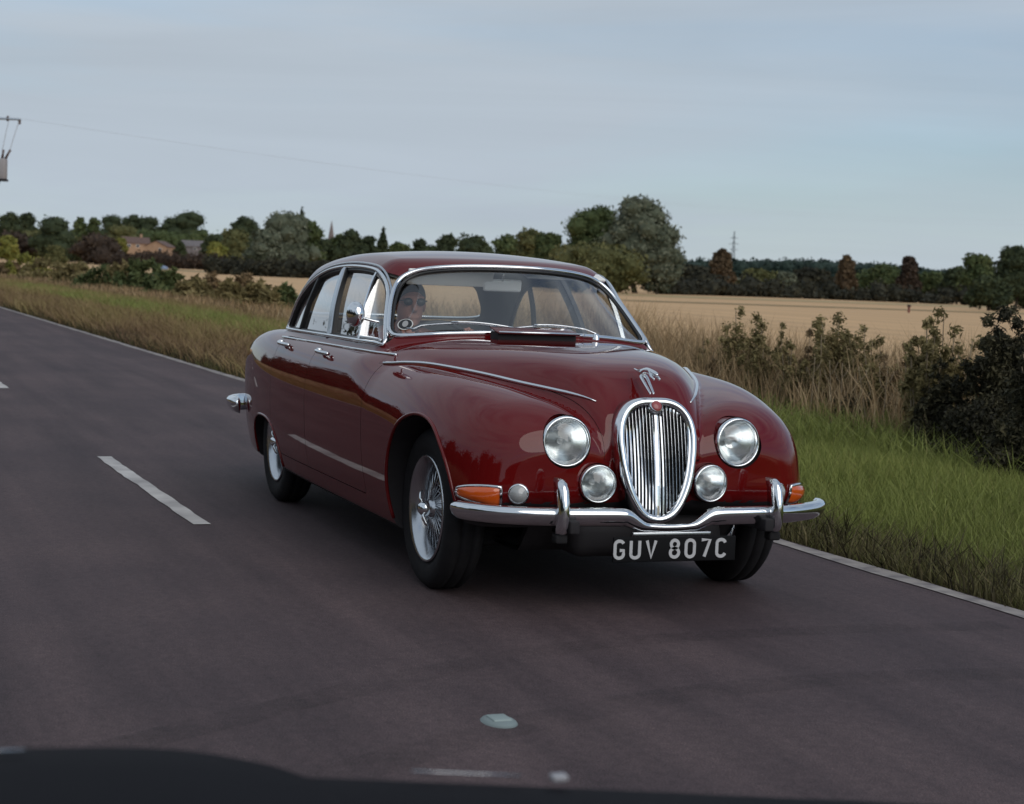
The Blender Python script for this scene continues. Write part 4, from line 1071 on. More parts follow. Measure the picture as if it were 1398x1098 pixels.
# --- wheel arches
def arch_f(x, y, z):
    a = .385-np.sqrt((x-.055)**2+(z-.345)**2)
    b = (1-((np.abs(x+2.80)/.385)**2.6+(np.abs(z-.20)/.275)**2.6)**(1/2.6))*.28
    return np.where((np.abs(y) > .45) & (z < .9), np.maximum(a, b), -1)
_, T = TR.clip(T, fld(arch_f))
arch_edges = TR.border(T)

# --- lamp recesses and grille opening
HL = (.377, .677); FG = (.246, .515); SL = (.570, .476)
GRILLE = resample(smooth_path([(0, .838), (.064, .835), (.114, .812), (.148, .765), (.160, .70), (.151, .60), (.130, .51), (.096, .435), (.055, .390), (0, .374), (-.055, .390), (-.096, .435), (-.130, .51), (-.151, .60), (-.160, .70), (-.148, .765), (-.114, .812), (-.064, .835)], 120, True), 100, True)
for sd in (-1, 1):
    for (cy, cz), rr in ((HL, .104), (FG, .080)):
        f = lambda x, y, z: np.where(x > .2, rr-np.hypot(y-sd*cy, z-cz), -1)
        _, T = TR.clip(T, fld(f))
f = lambda x, y, z: np.where(x > .3, poly_sdf(np.stack([y, z], 1), GRILLE*[.97, 1]+[0, .0]), -1)
_, T = TR.clip(T, fld(f))

# --- split off doors, bonnet and boot lid with real gaps
GAP = .0020
def split(T, fn, GAP=GAP):
    A, B = TR.clip(T, fld(fn)-GAP)
    _, B = TR.clip(B, fld(fn)+GAP)
    return A, B
panels = []
bonnet_f = lambda x, y, z: np.minimum(np.minimum(fYv(x)*1.0-np.abs(y), x-(-.60-.30*y*y)), np.minimum(z-.60, x+.75))
bT, T = split(T, bonnet_f, .0007); panels.append(('bonnet', bT))
boot_f = lambda x, y, z: np.minimum(np.minimum(.56-np.abs(y), (-3.28+.15*y*y)-x), z-.52)
bT, T = split(T, boot_f); panels.append(('boot_lid', bT))
for sd in (-1, 1):
    for x1, x2 in ((-.705, -1.745), (-1.745, -2.56)):
        df = lambda x, y, z: np.minimum.reduce([x1-x+.04*np.clip(.6-z, 0, 1), x-x2, z-.305, .936-z, y*sd-.45, -arch_f(x, y, z)])
        bT, T = split(T, df); panels.append(('door', bT, sd, x1))

def build_part(name, T, m, parent, off=0., flip=False):
    V, N, F = TR.part(T, off, flip)
    return link(name, npmesh(name, V, F, True, normals=N), m, parent)

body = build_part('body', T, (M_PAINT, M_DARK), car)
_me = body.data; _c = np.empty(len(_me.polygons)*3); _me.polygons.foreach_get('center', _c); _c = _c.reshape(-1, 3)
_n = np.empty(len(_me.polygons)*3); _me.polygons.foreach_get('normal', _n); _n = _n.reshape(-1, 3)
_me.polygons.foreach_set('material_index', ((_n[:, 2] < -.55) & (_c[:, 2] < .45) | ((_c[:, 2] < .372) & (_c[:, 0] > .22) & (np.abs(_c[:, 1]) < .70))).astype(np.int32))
doors = {}
for p in panels:
    o = build_part(p[0], p[1], M_PAINT, car)
    if p[0] == 'door': doors[(p[2], p[3])] = o
# inner skin: black below the belt, added to darken shut gaps and block light, cloth above; closes the thickness
V, N, F = TR.part(np.vstack([T]+[p[1] for p in panels]), -.022, True)
cz = V[F][:, :, 2].mean(1)
link('inner_panel', npmesh('inner_panel', V, F[cz < .955], True), M_DARK, car)
link('headlining', npmesh('headlining', V, F[cz >= .955], True), M_LINING, car)

def rim_wall(name, E, depth_vec, m, parent):
    """wall running inward from border edges E"""
    u, inv = np.unique(E, return_inverse=True); e = inv.reshape(E.shape); n = len(u)
    V0 = TR.V[u]; V1 = V0+depth_vec(V0)
    F = np.stack([e[:, 0], e[:, 0]+n, e[:, 1]+n, e[:, 1]], 1)
    return link(name, npmesh(name, np.vstack([V0, V1]), F, False), m, parent)
ae = TR.V[arch_edges].mean(1)
sel = (np.abs(ae[:, 1]) > .47) & (ae[:, 2] < .8) & ((arch_f(*ae.T) > -.004))
for fx in (-1, 1):
    for sd in (-1, 1):
        s2 = sel & (np.sign(ae[:, 1]) == sd) & (np.sign(ae[:, 0]+1.4) == fx)
        rim_wall('wheel_arch_liner', arch_edges[s2], lambda V: np.stack([0*V[:, 0], -np.sign(V[:, 1])*(np.abs(V[:, 1])-.42), 0*V[:, 0]], 1), M_DARK, car)

# rolled lips of the wheel arches
def on_surface(P, off=0.):
    V, N = iso_project(F_car, P, 6); return V+N*off
for sd in (-1, 1):
    a = np.linspace(-.42, pi+.42, 50)
    P = np.stack([.055+.389*np.cos(a), np.full(50, sd*.8), .345+.389*np.sin(a)], 1)
    P = P[(P[:, 2] > .24) & ((P[:, 0] < .2) | (P[:, 2] > .385))]
    P[:, 1] = sd*.88
    for _k in range(80): P[:, 1] -= sd*np.clip(F_car(P[:, 0], P[:, 1], P[:, 2]), -.02, .02)*.7
    tube('wheel_arch_lip', P, .008, M_PAINT, car)
    a = np.linspace(.05, pi-.05, 50); c, s_ = np.cos(a), np.sin(a)
    P = np.stack([-2.80+.389*np.sign(c)*np.abs(c)**(2/2.6), np.full(50, sd*.8), .20+.279*s_**(2/2.6)], 1)
    P[:, 1] = sd*fW(P[:, 0])*fS(P[:, 2])
    tube('wheel_arch_lip', P, .007, M_PAINT, car)

# --- glass
def build_glass(name, T, parent, off=-.012, m=None):
    V, N, F = TR.part(T, off)
    return link(name, npmesh(name, V, F, True, normals=N), m or M_GLASS, parent)
wsg = build_glass('windscreen', glass_T['ws'], car, -.008, M_WGLASS)
build_glass('rear_window', glass_T['rw'], car)
for sd in (-1, 1):
    bx = lambda z, xb, xt: xb+(xt-xb)*(z-.975)/(1.33-.975)
    g = glass_T[sd]
    f = lambda x, y, z: x-bx(z, -1.77, -1.93)
    A, B = TR.clip(g, fld(f))
    f = lambda x, y, z: x-bx(z, -1.235, -1.33)
    A1, A2 = TR.clip(A, fld(f))
    f = lambda x, y, z: x-bx(z, -2.46, -2.36)
    B1, B2 = TR.clip(B, fld(f))
    for tt, dk in ((A1, -.705), (A2, -.705), (B1, -1.745), (B2, -1.745)):
        build_glass('window', tt, doors[(sd, dk)], -.02)

# --- bright trim round the glass
def trim(name, pts, r, parent, closed=True, off=.004, m=M_CHROME, ry=None):
    P = on_surface(pts, off)
    return tube(name, P, r, m, parent, closed=closed, k=10)
def ray_side(xz, sd):
    P = np.stack([xz[:, 0], np.full(len(xz), sd*.65), xz[:, 1]], 1)
    P[:, 1] = sd*fWg(P[:, 2])*fPg(P[:, 0]); return P
for sd in (-1, 1):
    trim('window_trim', ray_side(SIDE_WIN, sd), .0095, body)
    # inner black rubber frame set back in the opening
    c = SIDE_WIN.mean(0); inn = c+(SIDE_WIN-c)*[.985, .955]
    P = on_surface(ray_side(inn, sd), -.014); tube('window_frame', P, .012, M_BLACK, body, closed=True)
    def bar(xb, xt, w, m, zb=.975, zt=1.325, off=.0, name='window_pillar', par=None, th=.012):
        zz = np.linspace(zb, zt, 12); xz = np.stack([bx(zz, xb, xt), zz], 1)
        P = on_surface(ray_side(xz, sd), off)
        nrm = np.array([0, sd, .25]); V, F = sweep(P, [(-w/2, -th), (w/2, -th), (w/2, th*.6), (w*.3, th), (-w*.3, th), (-w/2, th*.6)], ups=nrm)
        return link(name, npmesh(name, V, F), m, par or body)
    bar(-1.77, -1.93, .085, M_CHROME_DULL, off=-.004)
    bar(-1.722, -1.882, .016, M_BLACK, off=-.008, name='door_seal')
    bar(-2.46, -2.36, .026, M_BLACK, zt=1.28, off=-.010, name='window_divider')
    bar(-1.235, -1.33, .016, M_CHROME, zt=1.318, off=-.008, name='quarterlight_bar')
    zz = np.linspace(-1.225, -.93, 8); P = on_surface(ray_side(np.stack([zz, np.full(8, .998)], 1), sd), -.006)
    tube('quarterlight_rail', P, .008, M_CHROME, body)
    # gutter above the windows
    gp = SIDE_WIN[(SIDE_WIN[:, 1] > 1.02)]
    i0 = np.argmax(gp[:, 0]); gp = np.roll(gp, -i0, 0); c = np.array([-1.75, .95])
    gp = c+(gp-c)*[1.02, 1.062]
    if gp[1, 0] > gp[0, 0]: gp = gp[::-1]
    P = on_surface(ray_side(gp, sd), .004); tube('roof_gutter', P, .0065, M_CHROME_DULL, body)
    # waist strip: along the doors, then up the bonnet seam
    wp = smooth_path([(-2.62, .928), (-2.2, .931), (-1.6, .935), (-1.1, .938), (-.70, .938)], 30)
    P = np.stack([wp[:, 0], sd*fW(wp[:, 0])*fS(wp[:, 1]), wp[:, 1]], 1)
    N_ = np.stack([0*P[:, 0], np.full(len(P), sd*1.), 0*P[:, 0]], 1)
    for _k in range(30): P[:, 1] -= sd*np.clip(F_car(P[:, 0], P[:, 1], P[:, 2]), -.02, .02)*.7
    P[:, 1] += sd*.003; tube('waist_strip', P, .0075, M_CHROME, body, k=10)
    wp = smooth_path([(-.695, .768, .938), (-.52, .69, .929), (-.32, .605, .918), (.1, .432, .882), (.3, .338, .866), (.52, .236, .85)], 40)
    P = wp*[1, sd, 1]
    P = on_surface(P, .003); V, F = sweep(P, circ(.0085, 8), scale=np.r_[np.full(len(P)-6, 1), np.linspace(1, .3, 6)])
    link('waist_strip', npmesh('waist_strip', V, F, True), M_CHROME, body)
    # swage line low on the doors, door handles
    for hx in (-1.53, -2.37):
        dk = -.705 if hx > -1.7 else -1.745
        hb = [(.075, 0), (.03, .022), (-.05, .026), (-.085, .012)]
        hp = smooth_path([(hx+a, sd*(fW(hx)*fS(.897)+b), .897+.004*k) for k, (a, b) in enumerate(hb)], 14)
        V, F = sweep(hp, circ(.013, 8, .011), scale=np.r_[.8, np.ones(len(hp)-2), .7])
        h = link('door_handle', npmesh('door_handle', V, F, True), M_CHROME, doors[(sd, dk)])
        bm = bmesh.new(); add_box(bm, (hx-.078, sd*(fW(hx)*fS(.897)+.008), .905), (.035, .03, .03), bevel=.008)
        link('handle_escutcheon', bm_mesh('handle_escutcheon', bm, True), M_CHROME, doors[(sd, dk)])
def ray_ws(yz):
    x = -.715-(.47+.75*np.clip(yz[:, 1]-1.03, 0, 1))*yz[:, 0]**2-(yz[:, 1]-1.03)*1.02
    return np.stack([x, yz[:, 0], yz[:, 1]], 1)
trim('windscreen_trim', ray_ws(WS_WIN), .0115, body)
c = WS_WIN.mean(0); P = on_surface(ray_ws(c+(WS_WIN-c)*[.975, .94]), -.004)
tube('windscreen_seal', P, .0075, M_BLACK, body, closed=True)
P = np.stack([-3.2+.24*(REAR_WIN[:, 0]/.6)**2+(REAR_WIN[:, 1]-.95)*.75, REAR_WIN[:, 0], REAR_WIN[:, 1]], 1)
trim('rear_window_trim', P, .010, body)

# --- headlamps and fog lamps
def lamp(name, sd, cyz, x, r, parent, tilt=.05, fog=False):
    e = empty(name, (x, sd*cyz[0], cyz[1]), parent)
    R = Matrix.Rotation(-tilt, 4, 'Y') @ Matrix.Rotation(sd*.06, 4, 'Z')
    e.rotation_euler = R.to_euler()
    # bowl behind: dark tunnel
    V, F = lathe([(r*1.06, -.10), (r*1.06, -.012), (r*1.075, .004)], 40, 'x'); link('lamp_tunnel', npmesh('t', V, F, True), M_PAINT, e)
    # chrome rim
    V, F = lathe([(r*1.045, -.03), (r*1.05, .0), (r*1.02, .020), (r*.965, .027), (r*.915, .020), (r*.90, .004)], 40, 'x')
    link('lamp_rim', npmesh('r', V, F, True), M_CHROME, e)
    # reflector bowl
    t = np.linspace(0, 1, 12); V, F = lathe(np.stack([r*.90*t+.0005, -.085*(1-t**2)+.002], 1), 36, 'x')
    link('reflector', npmesh('rf', V, F, True), M_REFL, e)
    V, F = lathe([(.0005, -.045), (.012, -.046), (.014, -.06), (.010, -.08)], 16, 'x'); link('bulb', npmesh('b', V, F, True), M_CLEAR, e)
    # fluted glass: vertical ribs in the lens
    n = 26; rr = np.linspace(0, 1, 9); a = np.arange(48)*2*pi/48
    rg, ag = np.meshgrid(rr, a, indexing='ij')
    yy = r*.905*rg*np.cos(ag); zz = r*.905*rg*np.sin(ag)
    xx = .034*(1-rg**2)+.006+.0014*np.sin(yy*2*pi/(r*.17))*(rg < .97)+.001*np.sin(zz*2*pi/(r*.5))
    V = np.stack([xx, yy, zz], -1).reshape(-1, 3)
    i = np.arange(8)[:, None]; j = np.arange(48)[None, :]; j2 = (j+1) % 48
    F = np.stack([i*48+j, (i+1)*48+j, (i+1)*48+j2, i*48+j2], -1).reshape(-1, 4)
    link('lamp_glass', npmesh('g', V, F, True), M_LENS, e)
    return e
M_DIFF = bpy.data.materials.new('fluted_glass'); M_DIFF.use_nodes = True
_b = M_DIFF.node_tree.nodes['Principled BSDF']; _b.inputs['Base Color'].default_value = (.62, .64, .63, 1); _b.inputs['Roughness'].default_value = .22; _b.inputs['Metallic'].default_value = .85; _b.inputs['Alpha'].default_value = .55
for sd in (-1, 1):
    lamp('headlight', sd, HL, .592, .098, car)
    lamp('fog_light', sd, FG, .622, .0745, car, .0)
    # side lamp
    e = empty('sidelight', on_surface(np.array([[.6, sd*SL[0], SL[1]]]))[0].tolist(), car)
    e.rotation_euler = (0, 0, sd*.45)
    V, F = lathe([(.042, -.02), (.042, .006), (.036, .014), (.032, .010)], 24, 'x'); link('lamp_rim', npmesh('r', V, F, True), M_CHROME, e)
    t = np.linspace(0, 1, 8); V, F = lathe(np.stack([.034*t[::-1]+.0004, .012+.018*(1-t[::-1]**2)], 1), 24, 'x'); link('lamp_glass', npmesh('g', V, F, True), M_CLEAR, e)
    # wrap-round amber indicator
    us = np.linspace(0, 1, 16)
    pth = smooth_path([(.455, sd*.775, 0), (.525, sd*.72, 0), (.58, sd*.632, 0)], 15); pth = resample(pth, 16)
    vs = np.linspace(-1, 1, 9); G = []
    for i, uu in enumerate(us):
        for v in vs:
            hz = .036*(1-.55*(1-uu)**3)
            G.append((pth[i, 0], pth[i, 1], .462+hz*v+(.006 if v < 0 else 0)*(1-uu)))
    G = np.array(G); S0, SN = iso_project(F_car, G, 8)
    ed = np.minimum(np.sin(np.pi*np.clip(us, 0, 1))[:, None], np.cos(vs*pi/2)[None, :]).ravel()
    S1 = S0+SN*(.004+.022*np.sqrt(np.clip(ed, 0, 1)))[:, None]
    k = len(vs); i = np.arange(15)[:, None]; j = np.arange(k-1)[None, :]
    F = np.stack([i*k+j, (i+1)*k+j, (i+1)*k+j+1, i*k+j+1], -1).reshape(-1, 4)
    if sd < 0: F = F[:, ::-1]
    e = empty('indicator', (0, 0, 0), car)
    link('indicator_lens', npmesh('l', S1, F, True), M_AMBER, e)
    bd = [q*k for q in range(16)]+[15*k+q for q in range(1, k)]+[q*k+k-1 for q in range(14, -1, -1)]+[q for q in range(k-2, 0, -1)]
    tube('indicator_bezel', S0[bd]+SN[bd]*.006, .007, M_CHROME, e, closed=True)

# --- grille
gx = lambda z: .662-.085*np.clip((z-.37)/.47, 0, 1)**1.6
gr = empty('grille', (0, 0, 0), car)
GP = np.stack([gx(GRILLE[:, 1])+.012, GRILLE[:, 0], GRILLE[:, 1]], 1)
V, F = sweep(GP, [(-.018, -.075), (.002, -.075), (.017, -.02), (.017, .012), (.008, .024), (-.008, .022), (-.016, .008), (-.018, -.02)], closed=True, ups=np.array([1., 0, .12]))
link('grille_surround', npmesh('grille_surround', V, F, True), M_CHROME, gr)
c = np.array([0, .62])
def gz_range(y, sc=.93):
    q = c+(GRILLE-c)*sc; m1 = q[:, 1] > .66
    up = q[m1]; lo = q[q[:, 1] <= .70]
    o = np.argsort(up[:, 0]); zu = np.interp(y, up[o][:, 0], up[o][:, 1])
    o = np.argsort(lo[:, 0]); zl = np.interp(y, lo[o][:, 0], lo[o][:, 1]); return zl, zu
NS = 19
for i in range(-NS//2+1, NS//2+1):
    for sgn in ((1,) if i else (1,)):
        y = i*.0152
        if i == 0 or abs(y) > .145: continue
        zl, zu = gz_range(y); zz = np.linspace(zl, zu, 9)
        P = np.stack([gx(zz)-.004-.06*abs(y)*0, np.full(9, y), zz], 1)
        V, F = sweep(P, [(-.0040, -.014), (.0040, -.014), (.0044, .008), (0, .013), (-.0044, .008)], ups=np.array([1., 0, .1]))
        link('grille_slat', npmesh('grille_slat', V, F), M_CHROME, gr)
zl, zu = gz_range(0.); zz = np.linspace(zl, zu, 12)
V, F = sweep(np.stack([gx(zz)+.004, 0*zz, zz], 1), [(-.0095, -.014), (.0095, -.014), (.0095, .006), (.004, .014), (-.004, .014), (-.0095, .006)], ups=np.array([1., 0, .1]))
link('grille_centre_bar', npmesh('grille_centre_bar', V, F), M_CHROME, gr)
q = c+(GRILLE-c)*.97; V = np.stack([gx(q[:, 1])-.045, q[:, 0], q[:, 1]], 1); V = np.vstack([V, [[.59, 0, .62]]])
n = len(q); F = np.array([[i, (i+1) % n, n] for i in range(n)]); link('radiator', npmesh('radiator', V, F), M_DARK, gr)
# round badge at the top of the grille
e = empty('bonnet_badge', (.612, 0, .822), gr); e.rotation_euler = (0, -.5, 0)
V, F = lathe([(.0005, .014), (.018, .012), (.024, .006), (.026, -.03)], 24, 'x'); link('badge', npmesh('bd', V, F, True), mat('badge_red', (.30, .06, .06), .3, coat=.6), e)
V, F = lathe([(.026, -.03), (.030, -.02), (.030, .006), (.024, .009)], 24, 'x'); link('badge_ring', npmesh('br', V, F, True), M_CHROME, e)
# leaping animal on the bonnet: continuous skin
bm = bmesh.new()
pts = {'rump': (.462, 0, .948), 'mid': (.505, 0, .960), 'chest': (.548, 0, .958), 'neck': (.578, 0, .954), 'head': (.598, 0, .950), 'muzzle': (.613, 0, .943),
       'tail1': (.425, 0, .952), 'tail2': (.39, 0, .958),
       'hl1': (.490, .012, .926), 'hl2': (.530, .010, .898), 'hl3': (.572, .007, .868), 'hr1': (.490, -.012, .926), 'hr2': (.530, -.010, .898), 'hr3': (.572, -.007, .868),
       'fl1': (.585, .013, .938), 'fl2': (.612, .012, .928), 'fr1': (.585, -.013, .938), 'fr2': (.612, -.012, .928)}
rad = {'_': 0, 'rump': .017, 'mid': .014, 'chest': .016, 'neck': .012, 'head': .012, 'muzzle': .008, 'tail1': .006, 'tail2': .004, 'hl1': .010, 'hl2': .008, 'hl3': .006, 'hr1': .010, 'hr2': .008, 'hr3': .006, 'fl1': .008, 'fl2': .006, 'fr1': .008, 'fr2': .006}
edges = 'rump-mid mid-chest chest-neck neck-head head-muzzle rump-tail1 tail1-tail2 rump-hl1 hl1-hl2 hl2-hl3 rump-hr1 hr1-hr2 hr2-hr3 chest-fl1 fl1-fl2 chest-fr1 fr1-fr2'.split()

def skinned(name, pts, rad, edges, root, m, parent, sub=2, mats=None):
    me = bpy.data.meshes.new(name); names = list(pts)
    me.from_pydata([pts[k] for k in names], [tuple(names.index(q) for q in e.split('-')) for e in edges], [])
    o = bpy.data.objects.new(name, me); COL.objects.link(o)
    sk = o.modifiers.new('skin', 'SKIN'); sk.use_smooth_shade = True
    for i, k in enumerate(names):
        d = me.skin_vertices[0].data[i]; d.radius = (rad[k]*.85, rad[k]*.85); d.use_root = (k == root)
    sb = o.modifiers.new('sub', 'SUBSURF'); sb.levels = sub; sb.render_levels = sub
    dg = bpy.context.evaluated_depsgraph_get()
    new = bpy.data.meshes.new_from_object(o.evaluated_get(dg)); bpy.data.objects.remove(o)
    new.polygons.foreach_set('use_smooth', [True]*len(new.polygons))
    new.materials.clear()
    return link(name, new, m, parent)
bm.free()
skinned('leaping_animal_ornament', pts, rad, edges, 'rump', M_CHROME, [o for o in car.children if o.name.startswith('bonnet')][0])

# --- bumpers
BP = [(-.806, .535, .412), (-.795, .575, .412), (-.765, .622, .412), (-.70, .68, .411), (-.58, .738, .41), (-.43, .770, .41), (-.29, .783, .41), (-.215, .787, .409), (-.178, .788, .403), (-.135, .789, .379), (-.105, .790, .367), (-.05, .790, .362), (0, .790, .361)]
half = np.array([(x, y, z) for y, x, z in BP]); oth = half[:-1][::-1]*[1, -1, 1]
path = np.vstack([half, oth])
bpth = []
for i in range(len(path)-1):
    t = np.linspace(0, 1, 5, endpoint=False)[:, None]
    p0 = path[max(i-1, 0)]; p1 = path[i]; p2 = path[i+1]; p3 = path[min(i+2, len(path)-1)]
    bpth.append(.5*((2*p1)+(-p0+p2)*t+(2*p0-5*p1+4*p2-p3)*t**2+(-p0+3*p1-3*p2+p3)*t**3))
bpth = np.vstack(bpth+[path[-1:]])
prof = [(-.022, -.046), (-.002, -.040), (.014, -.026), (.024, -.008), (.027, .006), (.024, .017), (.015, .025), (.002, .029), (-.014, .030), (-.022, .020), (-.024, -.020)]
cen = np.clip((np.abs(bpth[:, 1])-.09)/.11, 0, 1)
endsc = np.clip(np.minimum(np.arange(len(bpth)), np.arange(len(bpth))[::-1])/3*.2+.8, 0, 1)
V, F = sweep(bpth, prof, scale=(.42+.58*cen)*endsc)
fb = link('front_bumper', npmesh('front_bumper', V, F, True), M_CHROME, car)
for sd in (-1, 1):
    # overrider: tapering blade standing on the bumper
    zz = np.array([.336, .348, .372, .415, .465, .510, .538, .550]); xx = np.array([.798, .814, .824, .830, .826, .814, .797, .777]); ww = np.array([.017, .022, .024, .024, .023, .021, .018, .009])
    ring = []
    for z, x, w in zip(zz, xx, ww):
        ring.append([(x-.06, -w), (x-.01, -w), (x+.004, -w*.55), (x+.008, 0), (x+.004, w*.55), (x-.01, w), (x-.06, w)])
    V = np.array([[(a, sd*.462+b, z) for a, b in rg] for rg, z in zip(ring, zz)]); n, k = V.shape[:2]
    i = np.arange(n-1)[:, None]; j = np.arange(k)[None, :]; j2 = (j+1) % k
    F = [np.stack([i*k+j, i*k+j2, (i+1)*k+j2, (i+1)*k+j], -1).reshape(-1, 4), np.array([list(range(k))[::-1]]), np.array([[(n-1)*k+q for q in range(k)]])]
    link('overrider', npmesh('overrider', V.reshape(-1, 3), F, True), M_CHROME, fb)
    rbox('overrider_foot', (.78, sd*.462, .322), (.05, .05, .035), .008, M_RUBBER, fb)
    rbox('bumper_bracket', (.70, sd*.42, .37), (.26, .04, .05), .006, M_DARK, fb)
# rear bumper
rp = np.array([(-3.66, -.765, .47), (-3.75, -.775, .47), (-3.86, -.765, .47), (-3.97, -.70, .47), (-4.05, -.55, .47), (-4.08, -.3, .47), (-4.085, 0, .47)])
rp = np.vstack([rp, rp[:-1][::-1]*[1, -1, 1]]); rp = smooth_path(rp, 60)
pr = [(-b0, b1) for b0, b1 in prof]
V, F = sweep(rp, [(-a*1.2, b*1.35) for a, b in prof][::-1], scale=np.clip(np.minimum(np.arange(len(rp)), np.arange(len(rp))[::-1])/4+.5, 0, 1))
link('rear_bumper', npmesh('rear_bumper', V, F, True), M_CHROME, car)
for sd in (-1, 1):
    P = on_surface(np.array([[-3.86, sd*.66, z] for z in np.linspace(.62, .80, 8)]), .008)
    V, F = sweep(P, circ(.035, 10, .02), ups=np.array([-1., sd*.5, 0])); link('tail_light', npmesh('tail_light', V, F, True), mat('tail_lens', (.35, .01, .01), .15, coat=1.), car)

# valance under the bumper
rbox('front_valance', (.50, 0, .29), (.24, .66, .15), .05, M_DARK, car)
rbox('chassis', (-1.75, 0, .215), (3.6, 1.2, .08), .02, M_DARK, car)
# --- number plate with its characters
pl = rbox('number_plate', (.815, .012, .281), (.012, .530, .098), .004, mat('plate_black', (.008, .008, .009), .7, spec=.1), car)
rbox('plate_bracket', (.775, .012, .335), (.03, .34, .018), .004, M_CHROME_DULL, car)
def arc(cx, cy, rx, ry, a0, a1, n=9): return [(cx+rx*cos(radians(a)), cy+ry*sin(radians(a))) for a in np.linspace(a0, a1, n)]
GL = {'G': [arc(.25, .78, .25, .22, 20, 180)+arc(.25, .22, .25, .22, 180, 360)+[(.5, .45), (.28, .45)]],
      'U': [[(0, 1), (0, .22)]+arc(.25, .22, .25, .22, 180, 360)+[(.5, 1)]],
      'V': [[(0, 1), (.26, 0), (.52, 1)]],
      '8': [arc(.25, .765, .215, .235, -90, 270, 21), arc(.25, .265, .25, .265, 90, 450, 21)],
      '0': [arc(.25, .75, .25, .25, 0, 180)+arc(.25, .25, .25, .25, 180, 360)+[(.5, .75)]],
      '7': [[(0, 1), (.5, 1), (.18, 0)]],
      'C': [arc(.25, .78, .25, .22, 10, 180)+arc(.25, .22, .25, .22, 180, 350)]}
PH, PW, SWD = .079, .079*.92, .0125
y0 = -.247
for ch in 'GUV 807C':
    if ch == ' ': y0 += .034; continue
    bmV, bmF, nv = [], [], 0
    for st in GL[ch]:
        P = np.array([(.8225, y0+a*PW, .2435+b*(PH-SWD)+SWD/2) for a, b in st])
        V, F = sweep(P, [(-SWD/2, -.002), (SWD/2, -.002), (SWD/2, .002), (-SWD/2, .002)], ups=np.array([1., 0, 0]))
        bmV.append(V); bmF += [f+nv for f in F]; nv += len(V)
    link('plate_character', npmesh('plate_character', np.vstack(bmV), bmF), M_SILVER, pl)
    y0 += .0675

# --- wheels: tyre, rim, hub, spinner and separate wire spokes
def wheel_meshes():
    ty = [(.215, -.062), (.25, -.078), (.285, -.083), (.312, -.077), (.328, -.060), (.3345, -.052), (.3345, -.030), (.329, -.028), (.329, -.022), (.3355, -.02), (.3355, .02), (.329, .022), (.329, .028), (.3345, .030), (.3345, .052), (.328, .060), (.312, .077), (.285, .083), (.25, .078), (.215, .062)]
    V, F = lathe(ty, 56, 'y'); tyre = npmesh('tyre', V, F, True)
    rm = [(.222, .060), (.226, .072), (.219, .078), (.210, .068), (.200, .060), (.186, .040), (.178, .0), (.186, -.045), (.205, -.065), (.220, -.07), (.226, -.06)]
    V, F = lathe(rm, 48, 'y'); rim = npmesh('rim', V, F, True)
    hb = [(.0005, .07), (.030, .068), (.040, .055), (.045, .03), (.060, .012), (.066, -.01), (.058, -.05), (.0005, -.05)]
    V, F = lathe(hb, 28, 'y'); hub = npmesh('hub', V, F, True)
    # two-eared spinner
    V, F = lathe([(.0005, .108), (.016, .106), (.027, .096), (.032, .075), (.032, .058)], 24, 'y'); Fs = [F]; nv = len(V); Vs = [V]
    for s_ in (-1, 1):
        P = np.array([(0, .085, s_*.015), (0, .092, s_*.045), (0, .085, s_*.072), (0, .076, s_*.085)])
        v, f = sweep(P, circ(.012, 8, .007), scale=[1.2, 1, .95, .5], ups=np.array([0, 1., 0])); Vs.append(v); Fs += [q+nv for q in f]; nv += len(v)
    spn = npmesh('spinner', np.vstack(Vs), Fs, True)
    def spoke(a, b): 
        v, f = sweep(np.array([a, b]), circ(.0032, 5)); return npmesh('spoke', v, f, True)
    so = spoke((.044, .045, 0), (cos(.42)*.196, .012, sin(.42)*.196)); si = spoke((.060, -.02, 0), (cos(-.42)*.196, -.002, sin(-.42)*.196))
    V, F = lathe([(.14, -.05), (.14, -.03), (.07, -.03)], 32, 'y'); disc = npmesh('brake_disc', V, F)
    return tyre, rim, hub, spn, so, si, disc
WM = wheel_meshes(); WMAT = (M_RUBBER, M_CHROME_DULL, M_CHROME_DULL, M_CHROME, M_CHROME_DULL, M_CHROME_DULL, M_DARK)
for me, mm in zip(WM, WMAT): me.materials.append(mm)
for wx, tr in ((0., .672), (-2.73, .668)):
    for sd in (-1, 1):
        w = empty('wheel', (wx, sd*tr, .334), car)
        w.rotation_euler = (0, .3+wx, pi if sd < 0 else 0)
        if wx == 0: w.rotation_euler = (0, .62, (pi if sd < 0 else 0))
        for nm, me in (('tyre', WM[0]), ('rim', WM[1]), ('hub', WM[2]), ('spinner', WM[3]), ('brake_disc', WM[6])):
            link(nm, me, None, w)
        for k in range(24):
            for me, ph in ((WM[4], 0), (WM[5], .13)):
                o = link('spoke', me, None, w); o.rotation_euler = (0, k*2*pi/24+ph, 0)

